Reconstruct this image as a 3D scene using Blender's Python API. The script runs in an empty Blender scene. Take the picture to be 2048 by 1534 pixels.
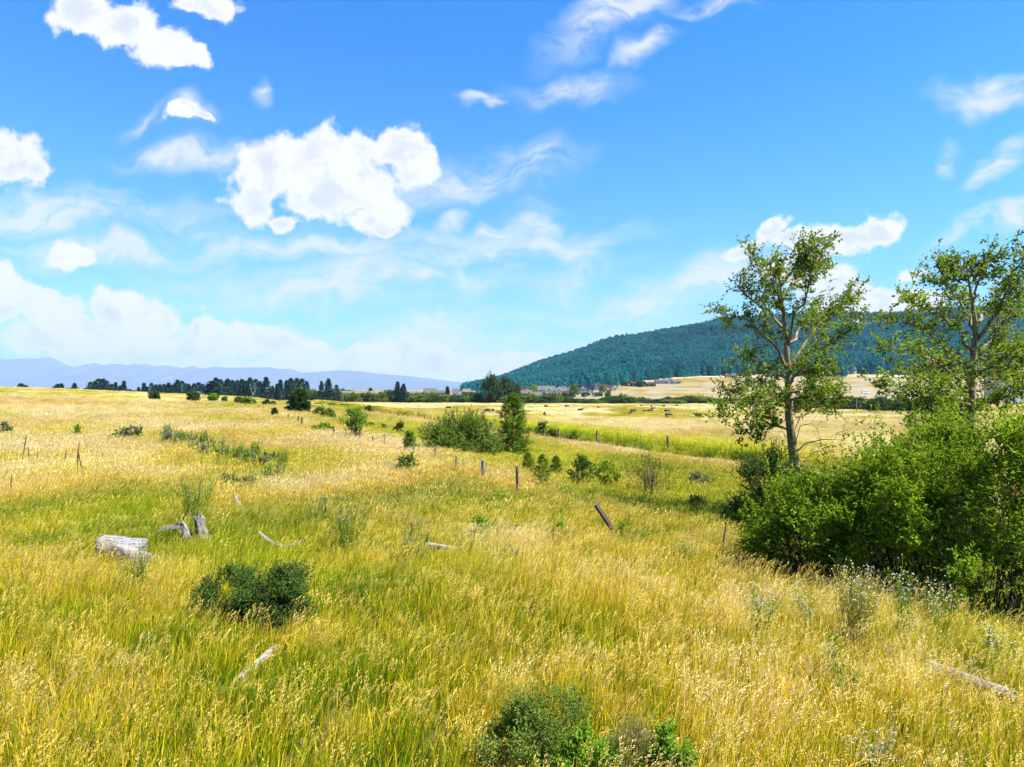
import bpy, math, random
import numpy as np
from mathutils import Vector, Matrix, Euler

R_ = math.radians
scene = bpy.context.scene
COL = scene.collection
rng = np.random.default_rng(7)
random.seed(7)

# ------------------------------------------------------------------ camera, sky, sun, exposure
FPX, CX, HY, CAMZ = 1360.0, 1024.0, 785.0, 4.5          # focal length in photo pixels, horizon row, drone height
cam_d = bpy.data.cameras.new('camera')
cam = bpy.data.objects.new('camera', cam_d); COL.objects.link(cam)
cam.location = (0, 0, CAMZ); cam.rotation_euler = (R_(90), 0, 0)
cam_d.sensor_fit = 'HORIZONTAL'; cam_d.sensor_width = 36.0
cam_d.lens = 36.0 * FPX / 2048.0
cam_d.shift_y = (HY - 767.0) / 2048.0
cam_d.clip_start = 0.1; cam_d.clip_end = 90000
scene.camera = cam
scene.render.resolution_x = 1024; scene.render.resolution_y = 767

SUN_AZ, SUN_EL = 104.0, 56.0                               # degrees right of the view, above the horizon
sv = Vector((math.sin(R_(SUN_AZ)) * math.cos(R_(SUN_EL)), math.cos(R_(SUN_AZ)) * math.cos(R_(SUN_EL)), math.sin(R_(SUN_EL))))
sun_d = bpy.data.lights.new('sun', 'SUN'); sun_d.energy = 5.0; sun_d.angle = R_(0.55); sun_d.color = (1.0, 0.955, 0.88)
sun = bpy.data.objects.new('sun', sun_d); COL.objects.link(sun)
sun.rotation_euler = (-sv).to_track_quat('-Z', 'Y').to_euler(); sun.location = sv * 300

scene.view_settings.view_transform = 'Standard'; scene.view_settings.look = 'None'
scene.view_settings.gamma = 1.0; scene.view_settings.use_curve_mapping = False
scene.view_settings.exposure = 1.82
cy = scene.cycles
cy.use_denoising = True
cy.use_adaptive_sampling = True; cy.adaptive_threshold = 0.015
cy.max_bounces = 6; cy.diffuse_bounces = 3; cy.glossy_bounces = 2; cy.transmission_bounces = 3
cy.transparent_max_bounces = 8; cy.volume_bounces = 0
cy.sample_clamp_indirect = 4.0


class NB:
    """small builder for node graphs"""
    def __init__(s, nt): s.nt = nt; s.n = nt.nodes; s.l = nt.links
    def put(s, sock, v):
        if v is None: return
        if isinstance(v, bpy.types.NodeSocket): s.l.new(v, sock)
        else: sock.default_value = v
    def new(s, t, **k):
        n = s.n.new(t)
        for a, b in k.items(): setattr(n, a, b)
        return n
    def m(s, op, a, b=None, c=None, clamp=False):
        n = s.new('ShaderNodeMath', operation=op, use_clamp=clamp)
        for i, v in enumerate((a, b, c)): s.put(n.inputs[i], v)
        return n.outputs[0]
    def v(s, op, a, b=None, scale=None):
        n = s.new('ShaderNodeVectorMath', operation=op)
        s.put(n.inputs[0], a); s.put(n.inputs[1], b)
        if scale is not None: s.put(n.inputs['Scale'], scale)
        return n.outputs['Value'] if op in ('LENGTH', 'DOT_PRODUCT', 'DISTANCE') else n.outputs[0]
    def comb(s, x, y, z=0.0):
        n = s.new('ShaderNodeCombineXYZ')
        for i, v in enumerate((x, y, z)): s.put(n.inputs[i], v)
        return n.outputs[0]
    def sep(s, v):
        n = s.new('ShaderNodeSeparateXYZ'); s.put(n.inputs[0], v); return n.outputs
    def mapping(s, v, loc=(0, 0, 0), rot=(0, 0, 0), scl=(1, 1, 1), kind='POINT'):
        n = s.new('ShaderNodeMapping', vector_type=kind); s.put(n.inputs[0], v)
        n.inputs['Location'].default_value = loc; n.inputs['Rotation'].default_value = rot; n.inputs['Scale'].default_value = scl
        return n.outputs[0]
    def noise(s, v, scale=5, detail=2, rough=.5, color=False, dims='3D', dist=0.0, lac=2.0):
        n = s.new('ShaderNodeTexNoise', noise_dimensions=dims); s.put(n.inputs['Vector'], v)
        s.put(n.inputs['Scale'], scale); n.inputs['Detail'].default_value = detail; n.inputs['Roughness'].default_value = rough
        n.inputs['Distortion'].default_value = dist; n.inputs['Lacunarity'].default_value = lac
        return n.outputs['Color'] if color else n.outputs['Fac']
    def sstep(s, x, lo, hi, a=0.0, b=1.0, kind='SMOOTHSTEP'):
        n = s.new('ShaderNodeMapRange', interpolation_type=kind)
        s.put(n.inputs[0], x); s.put(n.inputs[1], lo); s.put(n.inputs[2], hi); s.put(n.inputs[3], a); s.put(n.inputs[4], b)
        return n.outputs[0]
    def mix(s, f, a, b, blend='MIX'):
        n = s.new('ShaderNodeMix', data_type='RGBA', blend_type=blend)
        s.put(n.inputs[0], f); s.put(n.inputs[6], a); s.put(n.inputs[7], b)
        return n.outputs[2]
    def ramp(s, x, stops, interp='LINEAR'):
        n = s.new('ShaderNodeValToRGB'); s.put(n.inputs[0], x); cr = n.color_ramp; cr.interpolation = interp
        while len(cr.elements) < len(stops): cr.elements.new(0.5)
        for e, (p, c) in zip(cr.elements, stops): e.position = p; e.color = (*c, 1) if len(c) == 3 else c
        return n.outputs[0]
    def attr(s, name, kind='GEOMETRY', out='Fac'):
        n = s.new('ShaderNodeAttribute', attribute_name=name, attribute_type=kind); return n.outputs[out]


world = bpy.data.worlds.new('World'); scene.world = world; world.use_nodes = True
world.node_tree.nodes.clear()
W = NB(world.node_tree)
out = W.new('ShaderNodeOutputWorld'); bg = W.new('ShaderNodeBackground'); bg.inputs['Strength'].default_value = 0.058
sky = W.new('ShaderNodeTexSky', sky_type='NISHITA'); sky.sun_disc = False
sky.sun_elevation = R_(SUN_EL); sky.sun_rotation = R_(SUN_AZ)
sky.altitude = 900; sky.air_density = 1.0; sky.dust_density = 0.6; sky.ozone_density = 2.0
hs = W.new('ShaderNodeHueSaturation'); hs.inputs['Saturation'].default_value = 1.40; hs.inputs['Value'].default_value = 1.0
W.l.new(sky.outputs[0], hs.inputs['Color'])
skycol = W.mix(1.0, hs.outputs[0], (0.32, 1.18, 1.44, 1), 'MULTIPLY')
# clouds: a field over the directions of the sky (u = right/forward, v = up/forward)
dirv = W.new('ShaderNodeTexCoord').outputs['Generated']
dx, dy, dz = W.sep(dirv)[:3]
dyp = W.m('MAXIMUM', dy, 0.05)
U = W.m('DIVIDE', dx, dyp); Vv = W.m('DIVIDE', dz, dyp)
P = W.comb(U, Vv, 0.0)
ahead = W.sstep(dy, 0.18, 0.40)
warp = W.v('SUBTRACT', W.noise(P, 7.0, 3, .55, color=True, dims='2D'), (0.5, 0.5, 0.5))
warp2 = W.v('SUBTRACT', W.noise(P, 26.0, 4, .6, color=True, dims='2D'), (0.5, 0.5, 0.5))
PW = W.v('ADD', W.v('ADD', P, W.v('SCALE', warp, scale=0.050)), W.v('SCALE', warp2, scale=0.016))


def blobs(src, lst):
    acc = None; sx, sy = W.sep(src)[:2]
    for b in lst:
        px, py, rx, ry = b[:4]; rot = b[4] if len(b) > 4 else 0.0
        q = W.mapping(W.comb(sx, sy, 0.0 if acc is None else acc), ((px - CX) / FPX, (HY - py) / FPX, 0), (0, 0, R_(rot)), (rx / FPX, ry / FPX, 1e6), 'TEXTURE')
        f = W.m('SUBTRACT', 1.0, W.v('LENGTH', q))
        acc = f if acc is None else W.m('SMOOTH_MAX', acc, f, 0.22)
    return acc


CUMULUS = [
    (165, 22, 75, 52), (250, 48, 85, 52), (318, 88, 66, 48), (368, 118, 48, 30), (402, 4, 72, 30), (440, 20, 28, 26),
    (545, 338, 84, 68), (508, 405, 55, 50), (565, 442, 58, 22), (648, 324, 86, 64), (703, 300, 54, 48), (782, 298, 64, 52),
    (822, 322, 56, 56), (700, 365, 130, 66), (762, 428, 70, 48), (778, 460, 40, 15), (640, 396, 90, 44),
    (42, 330, 78, 50), (-4, 322, 66, 54), (82, 346, 46, 34),
    (368, 226, 42, 24), (408, 234, 38, 16, -18), (140, 514, 52, 28, -10), 
    (8, 575, 56, 58), (-14, 615, 66, 56), (105, 612, 88, 38), (236, 612, 96, 40), (305, 640, 88, 48), (130, 668, 150, 52),
    (428, 668, 76, 36), (488, 682, 66, 50), (562, 702, 66, 36), (620, 706, 64, 38), (700, 722, 76, 36), (800, 708, 66, 34),
    (858, 722, 82, 34), (955, 738, 84, 30), (1032, 726, 60, 30), (1090, 742, 70, 24), (160, 712, 72, 30), (330, 712, 170, 52), (560, 758, 460, 34),
    (1690, 476, 66, 36), (1768, 456, 46, 32), (1620, 492, 62, 28), (1548, 466, 40, 22, 20), (1500, 500, 60, 20, 25), (1590, 482, 60, 24, 10), (1730, 470, 66, 34, 12), (1640, 560, 110, 46), (1705, 604, 130, 52),
    (1830, 546, 42, 14), (1855, 602, 60, 30), (2060, 640, 90, 30)]
CIRRUS = [
    (1150, 168, 120, 30, 3), (1215, 28, 150, 46, 28), (1292, 74, 96, 30, 38), (1405, 14, 120, 22, 8), (975, 190, 56, 12, 14), (955, 350, 190, 50, 12),
    (1062, 320, 60, 40, 40), (400, 312, 150, 34, 2), (200, 424, 260, 38, -3), (600, 502, 420, 30, 3), (930, 512, 360, 34, 8), (1052, 450, 62, 44, 30),
    (1135, 535, 84, 64, -38), (905, 445, 46, 22, 20), (700, 575, 560, 46, 2), (1310, 612, 340, 52, 17), (1470, 556, 130, 56, 24), (1980, 186, 110, 30, 4),
    (2010, 322, 80, 24, 42), (1905, 312, 44, 28, 60), (1990, 445, 130, 26, 26), (60, 425, 180, 44, 0), (1010, 640, 300, 30, 6), (900, 690, 600, 44, 0), (300, 500, 420, 40, 2), (545, 178, 22, 20, 30), (206, 524, 16, 12), (272, 237, 44, 16, 24), (370, 230, 70, 30), (1000, 470, 60, 20, 10)]
pale = W.m('POWER', W.m('SUBTRACT', 1.0, W.m('MAXIMUM', dz, 0.0), clamp=True), 5.5)
skycol = W.mix(W.m('MULTIPLY', pale, 0.88, clamp=True), skycol, (2.55, 3.5, 4.55, 1))          # air light thickens towards the horizon
# scattered weather all round the dome
dome = W.m('MAXIMUM', dz, 0.02)
PB = W.comb(W.m('DIVIDE', dx, W.m('ADD', dome, 0.12)), W.m('DIVIDE', dy, W.m('ADD', dome, 0.12)), 0.0)
nb = W.noise(PB, 1.5, 5, .58, dims='2D')
edge = W.m('MAXIMUM', W.sstep(dy, 0.45, 0.20), W.m('MAXIMUM', W.sstep(W.m('ABSOLUTE', U), 0.85, 1.1), W.sstep(Vv, 0.62, 0.8)))
a_b = W.m('MULTIPLY', W.m('MULTIPLY', W.sstep(nb, 0.56, 0.68), edge), W.sstep(dz, 0.0, 0.05))
WHITE = (5.0, 5.05, 5.1, 1)
base = W.mix(a_b, skycol, WHITE)
W.l.new(base, bg.inputs['Color'])
# the clouds that stand in front of the camera's field
n1 = W.noise(P, 17.0, 7, .60, dims='2D')
n2 = W.noise(W.v('ADD', P, (0.026, 0.036, 0.0)), 17.0, 4, .55, dims='2D')
n3 = W.noise(P, 17.0, 4, .55, dims='2D')
PS = W.mapping(W.v('ADD', P, W.v('SCALE', warp, scale=0.16)), (0, 0, 0), (0, 0, R_(-9)), (3.0, 15.0, 1.0))
ns = W.noise(PS, 1.7, 6, .60, dims='2D')
ns2 = W.noise(W.mapping(P, (3, 1, 0), (0, 0, R_(-14)), (5.0, 9.0, 1)), 1.6, 5, .62, dist=0.6, dims='2D')
nsum = W.sstep(W.m('ADD', W.m('MULTIPLY', ns, 0.6), W.m('MULTIPLY', ns2, 0.5)), 0.33, 0.80)
shade = W.sstep(W.m('SUBTRACT', n2, n3), -0.10, 0.12)
PC = W.v('ADD', P, W.v('SCALE', warp, scale=0.10))
namp = W.m('MULTIPLY', W.m('SUBTRACT', n1, 0.485), 2.1)


def band(lo, hi):
    """the part of the sky between two bearings (only its own clouds are evaluated there)"""
    near = lambda b, m: lo - b[2] * 1.5 - m < b[0] < hi + b[2] * 1.5 + m
    fb = blobs(PW, [b for b in CUMULUS if near(b, 60)] or [(0, -900, 10, 10)])
    field = W.m('ADD', W.m('ADD', fb, W.m('MULTIPLY', W.m('MAXIMUM', fb, 0.0), 0.35)), namp)
    a_c = W.m('MULTIPLY', W.sstep(field, -0.04, 0.46), ahead)
    a_s = W.m('MULTIPLY', W.sstep(blobs(PC, [b for b in CIRRUS if near(b, 110)] or [(0, -900, 10, 10)]), -0.45, 1.0), nsum)
    a_s = W.m('MULTIPLY', W.m('MULTIPLY', a_s, 1.55, clamp=True), ahead)
    lit = W.mix(W.m('MULTIPLY', W.m('MULTIPLY', W.sstep(field, 0.25, 1.0), shade), 0.8), WHITE, (3.55, 4.0, 4.4, 1))
    c1 = W.mix(W.m('MULTIPLY', a_s, 0.85), base, (4.4, 4.65, 4.9, 1))
    b2 = W.new('ShaderNodeBackground'); b2.inputs['Strength'].default_value = 0.058
    W.l.new(W.mix(a_c, c1, lit), b2.inputs['Color'])
    return b2.outputs[0]


def fork(edges):
    if len(edges) == 2: return band(*edges)
    k = len(edges) // 2
    lt, rt = fork(edges[:k + 1]), fork(edges[k:])
    mx = W.new('ShaderNodeMixShader'); W.l.new(W.m('GREATER_THAN', U, (edges[k] - CX) / FPX), mx.inputs[0])
    W.l.new(lt, mx.inputs[1]); W.l.new(rt, mx.inputs[2])
    return mx.outputs[0]


win = W.m('MULTIPLY', W.m('GREATER_THAN', dy, 0.2), W.m('MULTIPLY', W.m('LESS_THAN', W.m('ABSOLUTE', U), 1.05), W.m('LESS_THAN', W.m('ABSOLUTE', W.m('SUBTRACT', Vv, 0.35)), 0.4)))
mx = W.new('ShaderNodeMixShader'); W.l.new(win, mx.inputs[0]); W.l.new(bg.outputs[0], mx.inputs[1])
W.l.new(fork([-500, 230, 480, 720, 1000, 1440, 1700, 2600]), mx.inputs[2])
W.l.new(mx.outputs[0], out.inputs[0])
world.cycles.sampling_method = 'MANUAL'; world.cycles.sample_map_resolution = 512

# ------------------------------------------------------------------ helpers
_H = rng.random((512, 512))
def vnoise(x, y):
    xi = np.floor(x).astype(int); yi = np.floor(y).astype(int); fx = x - xi; fy = y - yi
    fx = fx * fx * (3 - 2 * fx); fy = fy * fy * (3 - 2 * fy)
    a = _H[xi & 511, yi & 511]; b = _H[(xi + 1) & 511, yi & 511]; c = _H[xi & 511, (yi + 1) & 511]; d = _H[(xi + 1) & 511, (yi + 1) & 511]
    return (a * (1 - fx) + b * fx) * (1 - fy) + (c * (1 - fx) + d * fx) * fy
def fbm(x, y, scale=1.0, octs=4, rough=.5, off=0.0):
    x = np.asarray(x, float) / scale + off * 17.3; y = np.asarray(y, float) / scale + off * 9.1
    s = 0; a = 1.0; t = 0
    for k in range(octs):
        s = s + a * vnoise(x + 31.7 * k, y + 11.3 * k); t += a; a *= rough; x = x * 2.03; y = y * 2.03
    return s / t
def sst(x, a, b):
    t = np.clip((np.asarray(x, float) - a) / (b - a), 0, 1); return t * t * (3 - 2 * t)
def unit(v):
    v = np.asarray(v, float); return v / (np.linalg.norm(v, axis=-1, keepdims=True) + 1e-9)

NX, NY, A0X, A0Y = .917, .398, -84.0, 227.0             # the old fence runs along s = 0, the ditch along s = 24, the pasture fence along s = 40
def sdist(x, y): return (np.asarray(x, float) - A0X) * NX + (np.asarray(y, float) - A0Y) * NY
_PS = [-1e5, -7, 0, 4, 8, 12, 17, 21, 22.6, 23.6, 25.2, 26.4, 29, 34, 42, 90, 1e5]
_PZ = [0, 0, -.15, -.7, -1.2, -1.3, -1.15, -1.1, -1.3, -2.0, -2.0, -.65, -.55, -1.25, -1.9, -2.2, -2.2]
def ground(x, y):
    x = np.asarray(x, float); y = np.asarray(y, float)
    s = sdist(x, y) + (fbm(x, y, 14, 2, off=3) - .5) * 2.0
    z = np.interp(s, _PS, _PZ) * (1 - sst(y, 600, 900)) * sst(y, -60, -5)
    z = z + 6.2 * np.exp(-((x + 190) / 100) ** 2 - ((y - 205) / 130) ** 2)
    near = 1 - sst(np.hypot(x, y), 80, 240)
    z = z + (fbm(x, y, 9, 3, off=1) - .5) * .34 * near + (fbm(x, y, 45, 2, off=2) - .5) * .5 * sst(np.hypot(x, y), 20, 70) * (1 - sst(np.hypot(x, y), 300, 600))
    z = z + 27.5 * np.clip((y - 430) / 520, 0, 1) ** 1.15 * sst(x, -60, 130) * (1 - sst(y, 1400, 2400))
    z = z + (7.5 * sst(y, 560, 1050) + (fbm(x, y, 260, 3, off=5) - .5) * 5.0 * sst(y, 600, 1000)) * (1 - sst(x, -60, 130))
    return z
def gz(x, y): return float(ground(np.array([x]), np.array([y]))[0])
def on_ground(px, py, dmin=5.0, dmax=2500.0, lift=.42):
    """the point of the ground that the photo shows at this pixel"""
    d = np.geomspace(dmin, dmax, 1500); x = (px - CX) / FPX * d; z = CAMZ + (HY - py) / FPX * d
    g = ground(x, d); k = np.nonzero(z < g + lift * np.where(d < 20, .5, 1.0))[0]
    i = k[0] if len(k) else len(d) - 1
    return Vector((x[i], d[i], g[i]))
def at_depth(px, d):
    x = (px - CX) / FPX * d; return Vector((x, d, gz(x, d)))


def mk(name, V, tris=None, quads=None, mat=None, parent=None, attrs=None, smooth=False, link=True, loc=None):
    V = np.asarray(V, np.float32).reshape(-1, 3)
    me = bpy.data.meshes.new(name); me.vertices.add(len(V)); me.vertices.foreach_set('co', V.ravel())
    loops, starts, n = [], [], 0
    for F, k in ((tris, 3), (quads, 4)):
        if F is None or len(F) == 0: continue
        F = np.asarray(F, np.int32).reshape(-1, k)
        loops.append(F.ravel()); starts.append(n + np.arange(len(F)) * k); n += F.size
    if loops:
        L = np.concatenate(loops).astype(np.int32); S = np.concatenate(starts).astype(np.int32)
        me.loops.add(len(L)); me.loops.foreach_set('vertex_index', L)
        me.polygons.add(len(S)); me.polygons.foreach_set('loop_start', S)
        me.update(calc_edges=True)
        me.polygons.foreach_set('use_smooth', np.full(len(S), smooth, dtype=bool))
    for a, val in (attrs or {}).items():
        val = np.asarray(val)
        if val.ndim == 2: me.attributes.new(a, 'FLOAT_VECTOR', 'POINT').data.foreach_set('vector', val.astype(np.float32).ravel())
        elif val.dtype.kind == 'i': me.attributes.new(a, 'INT', 'POINT').data.foreach_set('value', val.astype(np.int32))
        else: me.attributes.new(a, 'FLOAT', 'POINT').data.foreach_set('value', val.astype(np.float32))
    if mat: me.materials.append(mat)
    o = bpy.data.objects.new(name, me)
    if link: COL.objects.link(o)
    if parent: o.parent = parent
    if loc is not None: o.location = loc
    return o

def tag(o, label=None, cat=None, group=None, kind=None):
    if label: o['label'] = label
    if cat: o['category'] = cat
    if group: o['group'] = group
    if kind: o['kind'] = kind
    return o
def thing(name, label, cat, loc=(0, 0, 0), rz=0.0, group=None, scl=1.0):
    o = bpy.data.objects.new(name, None); COL.objects.link(o); o.empty_display_size = .2
    o.location = loc; o.rotation_euler = (0, 0, rz); o.scale = (scl,) * 3 if not hasattr(scl, '__len__') else scl
    return tag(o, label, cat, group)
def dup(root, loc, rz=0.0, label=None, group=None, scl=None):
    r = root.copy(); COL.objects.link(r); r.location = loc; r.rotation_euler = (0, 0, rz)
    if scl is not None: r.scale = (scl,) * 3 if not hasattr(scl, '__len__') else scl
    if label: r['label'] = label
    if group: r['group'] = group
    for ch in root.children:
        c = ch.copy(); COL.objects.link(c); c.parent = r
        if 'kind' in ch: c['kind'] = ch['kind']
        for g in ch.children:
            d = g.copy(); COL.objects.link(d); d.parent = c
    return r

class Geo:
    """collects triangles and quads with a per-vertex random value"""
    def __init__(s): s.V = []; s.T = []; s.Q = []; s.A = []; s.H = []; s.n = 0
    def add(s, V, tris=None, quads=None, rnd=0.5, t=0.5):
        V = np.asarray(V, float).reshape(-1, 3)
        s.V.append(V)
        if tris is not None: s.T.append(np.asarray(tris, int).reshape(-1, 3) + s.n)
        if quads is not None: s.Q.append(np.asarray(quads, int).reshape(-1, 4) + s.n)
        s.A.append(np.broadcast_to(np.asarray(rnd, float), (len(V),))); s.H.append(np.broadcast_to(np.asarray(t, float), (len(V),)))
        s.n += len(V); return s
    def box(s, c, d, rz=0.0):
        x, y, z = np.array(d) / 2; P = np.array([[-x, -y, -z], [x, -y, -z], [x, y, -z], [-x, y, -z], [-x, -y, z], [x, -y, z], [x, y, z], [-x, y, z]])
        ca, sa = math.cos(rz), math.sin(rz); P = np.c_[P[:, 0] * ca - P[:, 1] * sa, P[:, 0] * sa + P[:, 1] * ca, P[:, 2]] + np.array(c)
        return s.add(P, quads=[[0, 3, 2, 1], [4, 5, 6, 7], [0, 1, 5, 4], [1, 2, 6, 5], [2, 3, 7, 6], [3, 0, 4, 7]])
    def tube(s, pts, rad, n=6, rnd=0.5, cap=True, rough=0.0, g=None):
        pts = np.asarray(pts, float); m = len(pts); rad = np.broadcast_to(np.asarray(rad, float), (m,))
        tg = unit(np.gradient(pts, axis=0)); ref = np.array([0.31, .17, .93]) if abs(tg[0, 2]) < .8 else np.array([.93, .2, .1])
        a = unit(np.cross(tg, ref)); b = np.cross(tg, a); th = np.arange(n) / n * 2 * math.pi
        rr = rad[:, None] * (1 + (0 if rough == 0 else rough * ((g or rng).random((m, n)) - .5)))
        V = pts[:, None, :] + rr[..., None] * (np.cos(th)[None, :, None] * a[:, None, :] + np.sin(th)[None, :, None] * b[:, None, :])
        i = np.arange(m - 1)[:, None] * n; j = np.arange(n)[None, :]; k = (j + 1) % n
        Q = np.stack([i + j, i + k, i + n + k, i + n + j], -1).reshape(-1, 4)
        T = None
        V = V.reshape(-1, 3)
        if cap:
            T = []
            for base, c in ((0, pts[0]), ((m - 1) * n, pts[-1])):
                V = np.vstack([V, c]); ci = len(V) - 1
                T += [[base + q, base + (q + 1) % n, ci] if base else [base + (q + 1) % n, base + q, ci] for q in range(n)]
        return s.add(V, tris=T, quads=Q, rnd=rnd, t=0.5)
    def leaves(s, P, D, N, L, Wd, rnd, t=0.5, fold=.25, wide=.42):
        P = np.asarray(P, float); D = unit(D); m = len(P)
        S = unit(np.cross(D, N)); N = np.cross(S, D)
        L = np.broadcast_to(np.asarray(L, float), (m,))[:, None]; Wd = np.broadcast_to(np.asarray(Wd, float), (m,))[:, None]
        mid = P + D * L * wide
        V = np.stack([P, mid + S * Wd / 2 + N * Wd * fold, P + D * L - N * L * .12, mid - S * Wd / 2 + N * Wd * fold], 1).reshape(-1, 3)
        i = np.arange(m)[:, None] * 4
        T = np.concatenate([i + np.array([[0, 1, 2]]), i + np.array([[0, 2, 3]])], 1).reshape(-1, 3)
        return s.add(V, tris=T, rnd=np.repeat(np.broadcast_to(rnd, (m,)), 4), t=np.repeat(np.broadcast_to(t, (m,)), 4))
    def build(s, name, mat, parent=None, smooth=False, link=True, kind=None, loc=None):
        if not s.V: return None
        o = mk(name, np.vstack(s.V), np.vstack(s.T) if s.T else None, np.vstack(s.Q) if s.Q else None, mat, parent,
               {'rnd': np.concatenate(s.A), 'hgt': np.concatenate(s.H)}, smooth, link, loc)
        if kind: o['kind'] = kind
        return o

# ------------------------------------------------------------------ materials
def newmat(name):
    m = bpy.data.materials.new(name); m.use_nodes = True; m.node_tree.nodes.clear(); b = NB(m.node_tree)
    o = b.new('ShaderNodeOutputMaterial'); return m, b, o
def principled(b, o, col, rough=.8, bump=None, bump_s=.3, spec=.3, metal=0.0, bdist=.02):
    p = b.new('ShaderNodeBsdfPrincipled'); b.put(p.inputs['Base Color'], col); b.put(p.inputs['Roughness'], rough)
    p.inputs['Specular IOR Level'].default_value = spec; b.put(p.inputs['Metallic'], metal)
    if bump is not None:
        bn = b.new('ShaderNodeBump'); bn.inputs['Strength'].default_value = bump_s; bn.inputs['Distance'].default_value = bdist; b.put(bn.inputs['Height'], bump); b.l.new(bn.outputs[0], p.inputs['Normal'])
    if o: b.l.new(p.outputs[0], o.inputs[0])
    return p
def obj_co(b): return b.new('ShaderNodeTexCoord').outputs['Object']
def mat_leaf(name, stops, trans=.38, spec=.06, rough=.7, size=1.5):
    m, b, o = newmat(name)
    wp = b.new('ShaderNodeNewGeometry').outputs['Position']
    r = b.m('ADD', b.m('MULTIPLY', b.attr('rnd'), .75), b.m('MULTIPLY', b.m('SUBTRACT', b.noise(wp, size, 2), .37), .9), clamp=True)
    c = b.ramp(r, stops)
    p = principled(b, None, c, rough, spec=spec)
    tr = b.new('ShaderNodeBsdfTranslucent'); b.put(tr.inputs[0], b.mix(1.0, c, (1.25, 1.35, .75, 1), 'MULTIPLY'))
    mx = b.new('ShaderNodeMixShader'); mx.inputs[0].default_value = trans
    b.l.new(p.outputs[0], mx.inputs[1]); b.l.new(tr.outputs[0], mx.inputs[2]); b.l.new(mx.outputs[0], o.inputs[0])
    return m
def mat_plain(name, col, rough=.8, var=.25, scale=4.0, spec=.3, metal=0.0):
    m, b, o = newmat(name); co = obj_co(b)
    n = b.noise(co, scale, 5, .6)
    c = b.mix(n, tuple(x * (1 - var) for x in col) + (1,), tuple(min(1, x * (1 + var)) for x in col) + (1,))
    principled(b, o, c, rough, n, .15, spec, metal); return m
def mat_wood(name, stops, scale=3.0, along='z', bump=.9):
    m, b, o = newmat(name); co = obj_co(b)
    st = {'z': (9, 9, .7), 'x': (.7, 9, 9), 'y': (9, .7, 9)}[along]
    q = b.mapping(co, scl=st)
    g = b.noise(q, scale, 6, .65); g2 = b.noise(co, 2.2, 4, .6)
    crack = b.sstep(b.noise(q, scale * 1.7, 3, .5), .36, .44)
    c = b.ramp(b.m('ADD', b.m('MULTIPLY', g, .7), b.m('MULTIPLY', g2, .3)), stops)
    c = b.mix(crack, (.035, .028, .022, 1), c)
    principled(b, o, c, .9, b.m('MULTIPLY', b.m('ADD', g, crack), .5), bump, .15, bdist=.03); return m

M = {}
M['leaf_big'] = mat_leaf('leaf_big', [(0, (.042, .072, .006)), (.4, (.110, .170, .011)), (.75, (.225, .30, .018)), (1, (.37, .43, .040))], .42, .08, .7)
M['leaf_cotton'] = mat_leaf('leaf_cotton', [(0, (.050, .082, .008)), (.45, (.130, .185, .015)), (.8, (.26, .30, .032)), (1, (.46, .47, .14))], .38, .12, .65)
M['leaf_bush'] = mat_leaf('leaf_bush', [(0, (.042, .072, .009)), (.5, (.105, .155, .018)), (.85, (.20, .25, .035)), (1, (.33, .36, .08))], .36, .18, .6)
M['leaf_lime'] = mat_leaf('leaf_lime', [(0, (.055, .115, .008)), (.5, (.14, .25, .014)), (1, (.30, .39, .035))], .40, .18, .6)
M['leaf_dark'] = mat_leaf('leaf_dark', [(0, (.022, .046, .008)), (.6, (.055, .100, .014)), (1, (.12, .175, .028))], .28, .15, .65)
M['leaf_hedge'] = mat_leaf('leaf_hedge', [(0, (.022, .045, .016)), (.5, (.045, .085, .026)), (1, (.10, .15, .045))], .28, size=.25)
M['leaf_grey'] = mat_leaf('leaf_grey', [(0, (.085, .095, .045)), (.6, (.17, .18, .085)), (1, (.28, .29, .16))], .25)
M['leaf_brown'] = mat_leaf('leaf_brown', [(0, (.05, .035, .012)), (.4, (.085, .085, .018)), (.75, (.12, .12, .022)), (1, (.17, .075, .03))], .25)
M['leaf_weed'] = mat_leaf('leaf_weed', [(0, (.065, .125, .010)), (.6, (.16, .25, .020)), (1, (.29, .34, .05))], .38)
M['leaf_yellow'] = mat_leaf('leaf_yellow', [(0, (.16, .20, .02)), (.5, (.36, .33, .035)), (1, (.52, .42, .12))], .38)
M['needle'] = mat_leaf('needle', [(0, (.014, .032, .010)), (.6, (.034, .066, .014)), (1, (.075, .115, .022))], .20)
M['needle_young'] = mat_leaf('needle_young', [(0, (.040, .080, .008)), (.5, (.10, .175, .014)), (1, (.22, .30, .026))], .32)
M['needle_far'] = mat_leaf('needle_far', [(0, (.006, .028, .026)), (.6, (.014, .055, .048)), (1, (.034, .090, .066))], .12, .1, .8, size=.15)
M['needle_hill_hazed'] = mat_leaf('needle_hill_hazed', [(0, (.006, .070, .092)), (.45, (.016, .165, .200)), (.8, (.045, .26, .275)), (1, (.12, .30, .24))], .15, .05, .8, size=.02)  # blue of the distant haze is put into the needle colour
M['flower_pink'] = mat_leaf('flower_pink', [(0, (.30, .18, .34)), (.5, (.52, .38, .52)), (1, (.78, .72, .74))], .3)
M['flower_white'] = mat_leaf('flower_white', [(0, (.42, .32, .48)), (.45, (.72, .66, .70)), (1, (.86, .84, .80))], .3)
M['flower_gold'] = mat_leaf('flower_gold', [(0, (.55, .36, .02)), (1, (.75, .58, .03))], .3)
M['dry_head'] = mat_leaf('dry_head', [(0, (.28, .17, .07)), (1, (.56, .42, .22))], .3)
M['bark'] = mat_wood('bark', [(0, (.07, .055, .04)), (.5, (.19, .155, .115)), (1, (.33, .28, .21))], 2.0)
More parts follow.
